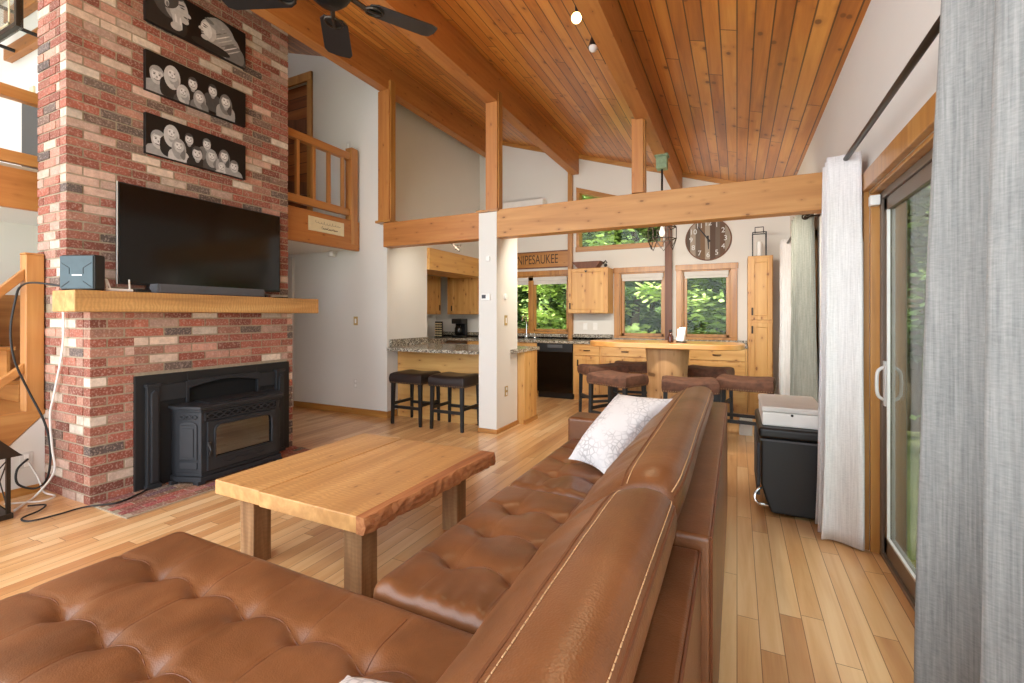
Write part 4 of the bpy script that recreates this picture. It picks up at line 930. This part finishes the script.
# log table -------------------------------------------------------
lt=thing('log_table','live-edge slab bar table on a thick log trunk','table',(-.75,5.75,0))
def edge(n=40):
    pts=[]
    for i in range(n):
        a=2*PI*i/n; c,s=math.cos(a),math.sin(a); k=.55
        x=math.copysign(abs(c)**k,c)*.88; y=math.copysign(abs(s)**.7,s)*(.36+.05*c)
        x+=.02*noise.noise((c*3,s*3,1)); y+=.03*noise.noise((c*4,s*4,7)); pts.append((-.80+x,5.78+y))
    return pts
MB().prism(edge(),'z',.925,.99).build('slab_top',M['slab'],lt,bev=.012)
def trunk(u,v):
    a=2*PI*u; r=.235*(1+.06*noise.noise((math.cos(a)*1.5,math.sin(a)*1.5,v*2)))*(1.06-.1*math.sin(PI*v)); return (-.75+r*math.cos(a),5.75+r*math.sin(a),v*.925)
MB().grid(trunk,36,14,flip=False,closeu=True).build('trunk',M['log'],lt,smooth=True)
bt=thing('condiment_bottle','small dark amber bottle on the log table','bottle',(-.73,5.72,.99))
MB().lathe(-.70,5.66,[(.032,.991),(.034,1.0),(.034,1.06),(.015,1.09),(.013,1.12)],14).build('glass',M['amber'],bt,smooth=True); MB().cyl(-.70,5.66,1.115,1.14,.018,12).build('cap',M['black'],bt)
tp=thing('napkin_holder','white paper towel in a black holder on the log table','napkin holder',(-.6,5.7,.99))
MB().cyl(-.585,5.70,.991,1.005,.06,20).cyl(-.585,5.70,1.005,1.18,.008,8).build('stand',M['black'],tp)
MB().lathe(-.585,5.70,[(.046,1.006),(.046,1.15),(.03,1.152)],20).build('paper_roll',M['white'],tp,smooth=True); MB().prism([(-.64,1.02),(-.56,1.01),(-.53,1.17),(-.60,1.17)],'y',5.645,5.65).build('loose_sheet',M['white'],tp)
# pendant ---------------------------------------------------------
pdx,pdy=-.79,5.62
pd=thing('pendant_lantern','black geometric cage pendant hanging over the log table','pendant light',(pdx,pdy,2.1))
zt=zp(pdx)+.1
MB().box(pdx-.06,pdx+.06,pdy-.06,pdy+.06,3.02,3.16).box(pdx-.075,pdx+.075,pdy-.075,pdy+.075,3.16,3.185).build('mount_box',M['green_patina'],pd,bev=.004)
MB().cyl(pdx,pdy,2.42,3.03,.012,8).build('rod',M['blackmetal'],pd)
b=MB(); R=.16; zs=(2.40,2.25,2.1)
P=lambda a,r,z:(pdx+r*math.cos(a),pdy+r*math.sin(a),z)
for k in range(6):
    a0,a1=k*PI/3,(k+1)*PI/3
    b.tube([P(a0,.06,2.42),P(a0,R,2.33),P(a0,R,2.2)],.006,5); b.tube([P(a0,R,2.33),P(a1,R,2.33)],.006,5); b.tube([P(a0,R,2.2),P(a1,R,2.2)],.006,5)
    am=(a0+a1)/2; b.tube([P(a0,R,2.2),P(am,R*.8,2.08),P(a1,R,2.2)],.005,5)
b.build('cage',M['bronze'],pd)
MB().ell((pdx,pdy,2.28),(.035,.035,.05)).cyl(pdx,pdy,2.32,2.42,.018,8).build('bulb',M['white'],pd)
# light strips added behind the cross beams to brighten the kitchen
M['fill_glow']=emit('added_light_strip',(1,.86,.6,1),1.2)
for xa,xb,e,lab in ((-2.0,.15,26,'added thin warm fill strip brightening the kitchen, under the back edge of the long cross beam'),(-3.6,-2.85,4,'added thin warm fill strip brightening the kitchen, under the back edge of the short cross beam')):
    tag(MB().box(xa,xb,4.6205,4.63,2.168,2.178).build('added_light_strip',M['fill_glow']),lab,'added light')
    l=bpy.data.lights.new('kitchen_fill','AREA'); l.shape='RECTANGLE'; l.size=xb-xa; l.size_y=.05; l.energy=e; l.color=(1,.9,.76)  # added area lamp, fills the dark kitchen
    o=bpy.data.objects.new('kitchen_fill',l); COL.objects.link(o); o.location=((xa+xb)/2,4.645,2.165); o.rotation_euler=Vector((0,.75,-.5)).to_track_quat('-Z','Y').to_euler()
# cooler ----------------------------------------------------------
cl=thing('rolling_cooler','black wheeled ice chest standing against glass door wall','cooler',(.38,3.75,0))
b=MB().prism([(.17,.10),(.20,.02),(.58,.02),(.60,.06),(.60,.50),(.14,.50),(.14,.2)],'y',3.42,4.1); b.build('body',M['plastic'],cl,bev=.015,seg=3)
MB().box(.125,.615,3.405,4.115,.505,.575).build('lid',M['plastic'],cl,bev=.022,seg=3)
MB().box(.135,.605,3.412,3.42,.488,.5).build('lid_seal',M['grey'],cl)
MB().tube(spline([(.15,3.47,.17),(.115,3.45,.14),(.105,3.44,.10),(.13,3.44,.065),(.19,3.45,.06)],6),.009,8).build('side_handle',M['chrome'],cl)
for y in (3.44,4.05): MB().tube([(.555,y-.02,.055),(.555,y+.03,.055)],.055,18).build('wheel',M['black'],cl)
MB().box(.12,.14,3.5,4.05,.1,.45).build('end_panel',M['grey'],cl,bev=.004)
wb=thing('white_box','white lidded box standing on top of the black cooler','box',(.34,3.75,.575))
MB().box(.15,.50,3.47,4.02,.576,.665).build('box_body',M['white'],wb,bev=.008); MB().box(.145,.505,3.465,4.025,.665,.705).build('box_lid',M['offwhite'],wb,bev=.012)
MB().ell((.32,3.464,.655),(.008,.004,.008)).build('latch',M['black'],wb)
tag(MB().box(.02,.15,5.6,5.75,.0,.18).build('air_freshener_box',M['offwhite'],bev=.01),'small white box on floor beneath the right stool','box')

# ------------------------------------------------------------------ coffee table
tb=thing('coffee_table','rustic plank coffee table with live edge and rough posts','table',(-1.92,1.98,0))
XA,XB,YA,YBt=-2.44,-1.40,1.47,2.53; ZA,ZB=.375,.45
b=MB(); xs=[XA]+[XA+(XB-XA)*i/12 for i in range(1,13)]
def rough(y): return .018*noise.noise((y*6,2.3,0))+.008*noise.noise((y*23,1,0))
for x0,x1 in ((XA,-2.089),(-2.081,-1.45)):
    b.box(x0,x1,YA+(.0 if x0==XA else -.008),YBt,ZA,ZB)
b.build('top_planks',M['table'],tb,bev=.006)
def live(u,v):
    y=YA-.008+u*(YBt-YA+.008); z=ZA+v*(ZB-ZA); bulge=.045*math.sin(PI*min(1,v*.9+.1))
    return (-1.452+.035+.06*u+bulge*.2+rough(y+z*.7)+.01*noise.noise((y*30,z*40,3)),y,z)
b=MB().grid(live,90,8); 
n=91*9
b.grid(lambda u,v:(lambda p:(p[0]+(-1.452-p[0])*v,p[1],ZB-.0005))(live(u,1)),90,2); b.grid(lambda u,v:(lambda p:(p[0]+(-1.452-p[0])*v,p[1],ZA))(live(u,0)),90,2,flip=True)
b.grid(lambda u,v:(lambda p:(-1.452+(p[0]+1.452)*u,YA-.008,p[2]))(live(0,v)),3,8); b.grid(lambda u,v:(lambda p:(-1.452+(p[0]+1.452)*u,YBt,p[2]))(live(1,v)),3,8,flip=True)
b.build('live_edge',M['bark'],tb,smooth=False)
for x in (-2.3,-1.56):
    for y in (1.60,2.38): MB().box(x-.055,x+.055,y-.05,y+.05,0,ZA).build('leg',M['rough_post'],tb,bev=.004)
for y in (1.60,2.38): MB().box(-2.25,-1.6,y-.02,y+.02,ZA-.06,ZA).build('apron',M['cab_x'],tb,bev=.003)
for x in (-2.3,-1.56): MB().box(x-.02,x+.02,1.65,2.33,ZA-.06,ZA).build('apron',M['cab_y'],tb,bev=.003)

# ------------------------------------------------------------------ sectional sofa
sf=thing('sectional_sofa','large brown leather sectional sofa with tufted chaise','sofa',(-1.0,1.4,0))
def axis_samples(a,b_,r,step):
    n=max(4,int((b_-a-2*r)/step)); e=[r*(1-math.cos(PI/2*i/6)) for i in range(7)]
    return [a+x for x in e]+[a+r+(b_-a-2*r)*i/n for i in range(1,n)]+[b_-x for x in reversed(e)]
def cushion(name,x0,x1,y0,y1,z0,z1,r,fn,step=.010,mat='leather'):
    xs=axis_samples(x0,x1,r,step); ys=axis_samples(y0,y1,r,step); nx,ny=len(xs),len(ys)
    def drop(d): return 0 if d>=r else r-math.sqrt(max(0,r*r-(r-d)**2))
    b=MB(); vs=[]
    for x in xs:
        for y in ys:
            dx=min(x-x0,x1-x); dy=min(y-y0,y1-y)
            # rounded plan corners
            X_,Y_=x,y
            q=r
            ex,ey=max(0,q-dx),max(0,q-dy); l=math.hypot(ex,ey)
            d=min(1,l/q); m_=max(ex,ey)/q if l else 0
            if ex>1e-7 and ey>1e-7:
                k=max(ex,ey)/l; cx=x0+q if x<x0+q else x1-q; cy=y0+q if y<y0+q else y1-q
                X_=cx+(x-cx)*k; Y_=cy+(y-cy)*k; d=m_
            z=z1-(q-math.sqrt(max(0,q*q-(d*q)**2)))*1.0+fn(x,y)*(1-d**2)
            vs.append((X_,Y_,z))
    fs=[(i*ny+j,(i+1)*ny+j,(i+1)*ny+j+1,i*ny+j+1) for i in range(nx-1) for j in range(ny-1)]
    b.add(vs,fs)
    ring=[i*ny for i in range(nx)]+[(nx-1)*ny+j for j in range(1,ny)]+[i*ny+ny-1 for i in range(nx-2,-1,-1)]+[j for j in range(ny-2,0,-1)]
    vs2=[]; K=3
    base=len(b.v)
    for k in range(1,K+1):
        for i in ring:
            p=vs[i]; vs2.append((p[0],p[1],p[2]+(z0-p[2])*k/K))
    b.add(vs2,[]); nr=len(ring)
    for k in range(K):
        for i in range(nr):
            j=(i+1)%nr
            A=(ring[i],ring[j]) if k==0 else (base+(k-1)*nr+i,base+(k-1)*nr+j)
            b.f.append([A[0],base+k*nr+i,base+k*nr+j,A[1]]); b.m.append(0)
    o=b.build(name,M[mat],sf,smooth=True)
    if fn.rows:
        t=MB(); m=.06
        def tr(pts): t.tube([(x,y,z1+fn(x,y)+.0004) for x,y in pts],.0016,5)
        for Y in fn.rows[0]:
            a,c=max(x0+m,fn.rows[1][0]-.22),min(x1-m,fn.rows[1][-1]+.2); n=int((c-a)/.012)
            tr([(a+(c-a)*i/n,Y+fn.arc(a+(c-a)*i/n)) for i in range(n+1)])
        for X in fn.rows[1]:
            n=int((y1-y0-2*m)/.014); tr([(X,y0+m+(y1-y0-2*m)*i/n) for i in range(n+1)])
        t.build('seam_creases',M['seamdark'],o)
    return o
def tuft(bx,by,depth=.03,seam=.010,puff=.012,sx=.233,sy=.24,wy=None):
    def arc(x): return .010-.010*math.cos(2*PI*(x-bx[0])/sx)
    def fn(x,y):
        h=puff*.5*noise.noise((x*3,y*3,5))*.6
        dmin=9
        for X_ in bx:
            for Y_ in by:
                d=math.hypot(x-X_,y-Y_); dmin=min(dmin,d)
        h-=depth*math.exp(-(dmin/.035)**2)+depth*.3*math.exp(-(dmin/.10)**2)
        dy=min(abs(y-(Y_+arc(x))) for Y_ in by); dx=min(abs(x-X_) for X_ in bx)
        h-=seam*.8*math.exp(-(dy/.009)**2)+seam*.45*math.exp(-(dy/.035)**2)
        h-=seam*.45*math.exp(-(dx/.006)**2)
        h+=.006*noise.noise((x*9,y*9,1.7))*math.exp(-(dmin/.12)**2)*2
        if wy is not None: h+=.012*noise.noise((x*22+y*4,y*5,8.1))*math.exp(-(abs(y-wy)/.13)**2)
        return h
    fn.rows=(by,bx); fn.arc=arc
    return fn
BX=[-1.978+.2325*k for k in range(1,7)]; BY=[.865-.24*k for k in range(0,5)]
BX=[-1.745+.2275*k for k in range(0,6)]
cushion('chaise_cushion',-2.03,-.16,-.45,1.095,.2,.447,.05,tuft(BX,BY,.024,.007,sx=.2275))
BXs=[-.88,-.645,-.41]
cushion('seat_cushion',-1.05,-.16,1.105,2.075,.22,.46,.045,tuft(BXs,[1.34,1.58,1.82],.026,.007,sx=.235,wy=1.13))
cushion('seat_cushion',-1.05,-.16,2.08,3.03,.22,.46,.045,tuft(BXs,[2.32,2.56,2.80],.026,.007,sx=.235,wy=2.1))
b=MB().box(-1.99,-.15,-.42,1.06,.07,.215).box(-1.03,-.15,1.06,3.05,.07,.225); b.build('base',M['leather'],sf,bev=.015)
ft=0
for x,y in ((-1.94,1.0),(-1.94,-.35),(-.2,-.35),(-.98,3.15),(-.12,3.2)): MB().box(x-.03,x+.03,y-.03,y+.03,0,.08).build('foot',M['darkwood'],sf,bev=.004)
def softbox(name,x0,x1,y0,y1,z0,z1,bev=.02): return MB().box(x0,x1,y0,y1,z0,z1).build(name,M['leather'],sf,bev=bev,seg=4)
softbox('back_frame',-.155,-.08,-.45,1.245,.07,.715,.014); softbox('back_frame',-.155,-.055,1.25,3.26,.07,.745,.014)
softbox('armrest',-1.06,-.16,3.04,3.26,.07,.60,.025)
sw=MB()
sw.tube([(-.082,-.4,.71),(-.082,1.24,.71)],.004,6).tube([(-.058,1.26,.741),(-.058,3.25,.741)],.004,6).tube([(-.058,1.252,.08),(-.058,1.252,.741)],.004,6)
sw.build('piping',M['seamdark'],sf)
ring=[(-.585,.47),(-.545,.55),(-.47,.66),(-.39,.765),(-.325,.83),(-.265,.868),(-.20,.886),(-.145,.874),(-.122,.82),(-.15,.72),(-.175,.6),(-.2,.48),(-.3,.445),(-.48,.44)]
def ringpts(n=56):
    k=len(ring); out=[]
    for i in range(n):
        t=i/n*k; j=int(t); f=t-j
        a,b_,c,d=[ring[(j+q)%k] for q in (-1,0,1,2)]
        out.append(tuple(.5*((2*b_[e])+(c[e]-a[e])*f+(2*a[e]-5*b_[e]+4*c[e]-d[e])*f*f+(3*b_[e]-a[e]-3*c[e]+d[e])*f**3) for e in (0,1)))
    return out
RP=ringpts(); CXr,CZr=-.30,.64
def back_point(i,t,y0,y1,sd,off=0):
    L=y1-y0; y=y0+t*L; e=min(t,1-t)*L
    s=1 if e>.11 else .80+.20*math.sqrt(max(0,1-(1-e/.11)**2))
    x,z=RP[i%len(RP)]
    front=max(0,min(1,(-.25-x)/.15)); edge_=math.exp(-(e/.25)**2)
    wr=(.010+.018*edge_)*noise.noise((y*11+z*5,z*3+x*2,sd))*front + .007*noise.noise((y*3,x*5,z*5+sd)) + .008*noise.noise((y*30+z*9,z*2.5,sd))*front*(.35+.65*edge_ if sd<2 else .9) + (.007*noise.noise((y*26+z*14,z*2,sd))*front*edge_)
    dx,dz=x-CXr,z-CZr; l=math.hypot(dx,dz); k=s+(wr+off)/l
    sag=.010*math.sin(PI*t)
    return (CXr+dx*k,y,CZr+dz*k+sag*(z-.44)/.44*.6)
def back_cushion(y0,y1,sd,nv=110):
    b=MB(); n=len(RP)
    rows=[(1-math.cos(PI*j/nv))/2*.35+.65*j/nv for j in range(nv+1)]
    vs=[back_point(i,t,y0,y1,sd) for t in rows for i in range(n)]
    fs=[(j*n+i,(j+1)*n+i,(j+1)*n+(i+1)%n,j*n+(i+1)%n) for j in range(nv) for i in range(n)]
    b.add(vs,fs)
    for j,fl in ((0,False),(nv,True)):
        base=[vs[j*n+i] for i in range(n)]; yy=base[0][1]+(-.035 if j==0 else .035)
        m1=[(CXr+(p[0]-CXr)*.93,yy*.4+p[1]*.6,CZr+(p[2]-CZr)*.93) for p in base]; m2=[(CXr+(p[0]-CXr)*.6,yy,CZr+(p[2]-CZr)*.6) for p in base]
        o=len(b.v); b.add(base+m1+m2,[])
        for q in range(2):
            for i in range(n):
                f=[o+q*n+i,o+q*n+(i+1)%n,o+(q+1)*n+(i+1)%n,o+(q+1)*n+i]; b.f.append(f if not fl else f[::-1]); b.m.append(0)
        f=[o+2*n+i for i in range(n)]; b.f.append(f if not fl else f[::-1]); b.m.append(0)
    o=b.build('back_cushion',M['leather'],sf,smooth=True)
    for i in (20,29):
        t=MB()
        if sd<2:
            m_=int((y1-y0)/.014)
            for k in range(m_):
                ta,tb_=(k+.1)/m_,(k+.85)/m_
                if .01<ta<.99: t.tube([back_point(i,ta,y0,y1,sd,.0015),back_point(i,tb_,y0,y1,sd,.001)],.0012,5)
        else: t.tube([back_point(i,.01+.98*k/90,y0,y1,sd,.0006) for k in range(91)],.0017,5)
        t.build('stitching',M['thread'],o)
    g=MB()
    for i in (19,30): g.tube([back_point(i,.01+.98*k/90,y0,y1,sd,-.001) for k in range(91)],.004,5)
    g.build('piped_seam',M['seamdark'],o)
    return o
back_cushion(.12,1.20,1.3); back_cushion(1.24,3.02,2.7)
# throw pillows
def pillow(corners,thick,label,mat):
    A,B,C,D=[Vector(c) for c in corners]; nrm=((B-A).cross(D-A)).normalized()
    b=MB()
    def P(u,v,s):
        p=(A*(1-u)+B*u)*(1-v)+(D*(1-u)+C*u)*v
        e=(max(0,1-abs(2*u-1)**2.6)*max(0,1-abs(2*v-1)**2.6))**.5
        pinch=.035*((4*u*(1-u))*(abs(2*v-1)**4)); 
        cen=(A+B+C+D)/4; p=p+(cen-p)*(.10*(4*u*(1-u)*abs(2*v-1)**3+4*v*(1-v)*abs(2*u-1)**3))
        return p+nrm*s*thick*e*(1+.25*noise.noise(p*5))
    b.grid(lambda u,v:P(u,v,1),24,24); b.grid(lambda u,v:P(u,v,-1),24,24,flip=True)
    tag(b.build('throw_pillow',M[mat],smooth=True),label,'pillow','throw pillows on the sofa')
pillow([(-.86,2.48,.49),(-.60,2.36,.46),(-.32,2.70,.84),(-.66,2.84,.82)],.09,'white throw pillow with grey floral print leaning at far end of the sofa','print')
pillow([(-.75,.35,.5),(-.45,.38,.52),(-.5,.8,.53),(-.78,.76,.5)],.06,'white throw pillow on the chaise at bottom edge of picture','print')

# ------------------------------------------------------------------ curtains and rods
def rod(y0,y1,x,z,label,brk):
    r=thing('curtain_rod',label,'curtain rod',(x,(y0+y1)/2,z))
    MB().tube([(x,y0,z),(x,y1,z)],.014,10).build('rod',M['bronze'],r,smooth=True)
    for y in (y0,y1): MB().ell((x,y,z),(.02,.028,.02),10,7).build('finial',M['bronze'],r,smooth=True)
    for y in brk: MB().tube([(XR,y,z-.0),(x,y,z)],.009,8).build('bracket',M['bronze'],r)
rod(.85,3.48,.555,2.19,'long dark metal curtain rod over the near sliding door',(1.05,3.44))
rod(4.75,6.85,.555,2.19,'dark metal curtain rod over the far kitchen door',(4.85,6.8))
def curtain(y0,y1,z1,folds,amp,x,mat,label,flare=0,ph=0,z0=.012,lean=0,grom=True,side=1):
    r=thing('curtain',label,'curtain',(x,(y0+y1)/2,z0),'linen curtains')
    nu=folds*16; nv=30
    def P(u,v):
        z=z1+(z0-z1)*v; yc=(y0+y1)/2; y=y0+u*(y1-y0); y=yc+(y-yc)*(1+flare*v)
        ph_=u*folds*2*PI+ph; a=amp*(1+.35*v)*(1+.25*noise.noise((u*folds,v*1.2,ph)))
        return (x+a*math.sin(ph_)+lean*v+.012*noise.noise((u*5,v*3,ph+3))*v, y+.018*math.sin(ph_*2+.7)*(.4+v)+.02*noise.noise((u*3,v*2.5,ph))*v, z)
    o=MB().grid(P,nu,nv,flip=True).build('fabric',M[mat],r,smooth=True)
    s=o.modifiers.new('thickness','SOLIDIFY'); s.thickness=.004
    if grom:
        for k in range(folds*2):
            u=(k+.0)/(folds*2)+.5/(folds*2)*0; p=P(u,.02)
            if abs(p[0]-x)<.04: MB().tube([(x+.024*math.cos(a*PI/8),p[1],2.19+.024*math.sin(a*PI/8)) for a in range(17)],.006,6,cap=False).build('grommet',M['bronze'],r)
    return r
curtain(.90,1.76,2.235,3,.06,.55,'linen','large grey linen curtain bunched at right edge, nearest',flare=.16,ph=2.4,lean=-.03)
curtain(3.14,3.44,2.215,3,.075,.545,'linen_w','pale linen curtain at far end of the near sliding door',flare=.12,ph=1.2,lean=-.01)
curtain(4.85,5.3,2.235,3,.07,.55,'linen_g','sage grey linen curtain at near side of the far door',flare=.03,ph=.5)
curtain(6.45,6.80,2.235,3,.06,.55,'linen_w','sheer white curtain beside the pantry cabinet',ph=.9)

# ------------------------------------------------------------------ outdoors
st(MB().box(-40,40,7.9,60,-.9,-.6).box(1.0,40,-20,7.9,-.9,-.6).build('ground',M['ground'],loc=(0,0,-.6)))
kinds=[('airy light green tree','leaf_a','bark_t'),('dark green bushy tree','leaf_b','bark_t'),('pale trunked yellow green tree','leaf_c','bark_p')]
def tree(x,y,h,cr,kind,zlow,n,label):
    lab,lf,bk=kinds[kind]; r=thing('forest_tree',label,'tree',(x,y,-.6),'trees outside the windows')
    pts=[(x+.15*noise.noise((x,y,k*.7))*k,y,-.6+h*k/6) for k in range(7)]
    MB().tube(pts,[.13*(1-.13*k) for k in range(7)],8).build('trunk',M[bk],r,smooth=True)
    b=MB(); rnd=random.Random(int(x*100+y*37)); top=min(h,6.2)
    cl=[(x+rnd.uniform(-1,1)*cr,y+rnd.uniform(-.7,.7)*cr,zlow+(top-zlow)*rnd.random()) for _ in range(int(30+cr*8))]
    for i in range(n):
        c=cl[i%len(cl)]; rr=.55*cr*.55
        p=Vector((c[0]+rnd.gauss(0,rr*.6),c[1]+rnd.gauss(0,rr*.5),c[2]+rnd.gauss(0,rr*.26))); sz=rnd.uniform(.06,.15)
        a=rnd.uniform(0,2*PI); u=Vector((math.cos(a),math.sin(a),rnd.uniform(-.5,.1))).normalized(); v=Vector((-math.sin(a),math.cos(a),rnd.gauss(0,.5))).normalized()
        b.add([p-u*sz,p+v*sz*.5,p+u*sz,p-v*sz*.5],[(0,1,2,3)])
    b.build('foliage',M[lf],r)
TR=[]
spots=[(-8.2,14,0),(-7,12.5,1),(-6.2,15,2),(-5.3,12.2,0),(-4.6,14.5,1),(-3.9,11.8,2),(-3.2,14.2,0),(-2.5,12.3,1),(-1.9,15,0),(-1.2,12,2),(-.6,14,1),(.1,12.4,0),(.8,15,2),(-2.9,17.5,1),(-5.8,18,0),(-.4,18,1),(-8.5,18,1)]
where=['far left','second from the far left','behind the sink window edge']
ordw=['first','second','third','fourth','fifth','sixth','seventh','eighth']
def grove(sp,where,h0,h1,cr0,cr1,n):
    cnt={0:0,1:0,2:0}; sp=sorted(sp,key=lambda t:math.atan2(t[0],t[1]))
    for x,y,k in sp:
        tree(x,y,random.uniform(h0,h1),random.uniform(cr0,cr1),k,-.3,n,'%s, %s such from left, %s'%(kinds[k][0],ordw[cnt[k]],where)); cnt[k]+=1
grove(spots,'beyond the kitchen windows',6.5,8.5,1.2,1.7,6500)
grove([(4.0,8.5,0),(5.5,11,1),(3.2,13,2),(6.8,8,0),(2.6,9.8,1),(5,15,0),(8,12,1),(2.4,12,0),(3.3,16,2),(4.2,12.5,0),(2.0,14.5,2)],'beyond the glass door',6,8,1.6,1.8,5000)
# wooded hillside behind the trees
def hill(u,v):
    x=-34+68*u; y=19+22*v; z=-.7+15*v**.8+1.6*noise.noise((x*.25,y*.3,0))+.9*noise.noise((x*.9,y*.9,3)); return (x,y+1.2*noise.noise((x*.6,z*.7,9)),z)
st(MB().grid(hill,150,60).build('wooded_hill',M['leaf_a'],loc=(0,0,0)))
for o in bpy.data.objects:
    if '_o' in o: del o['_o']
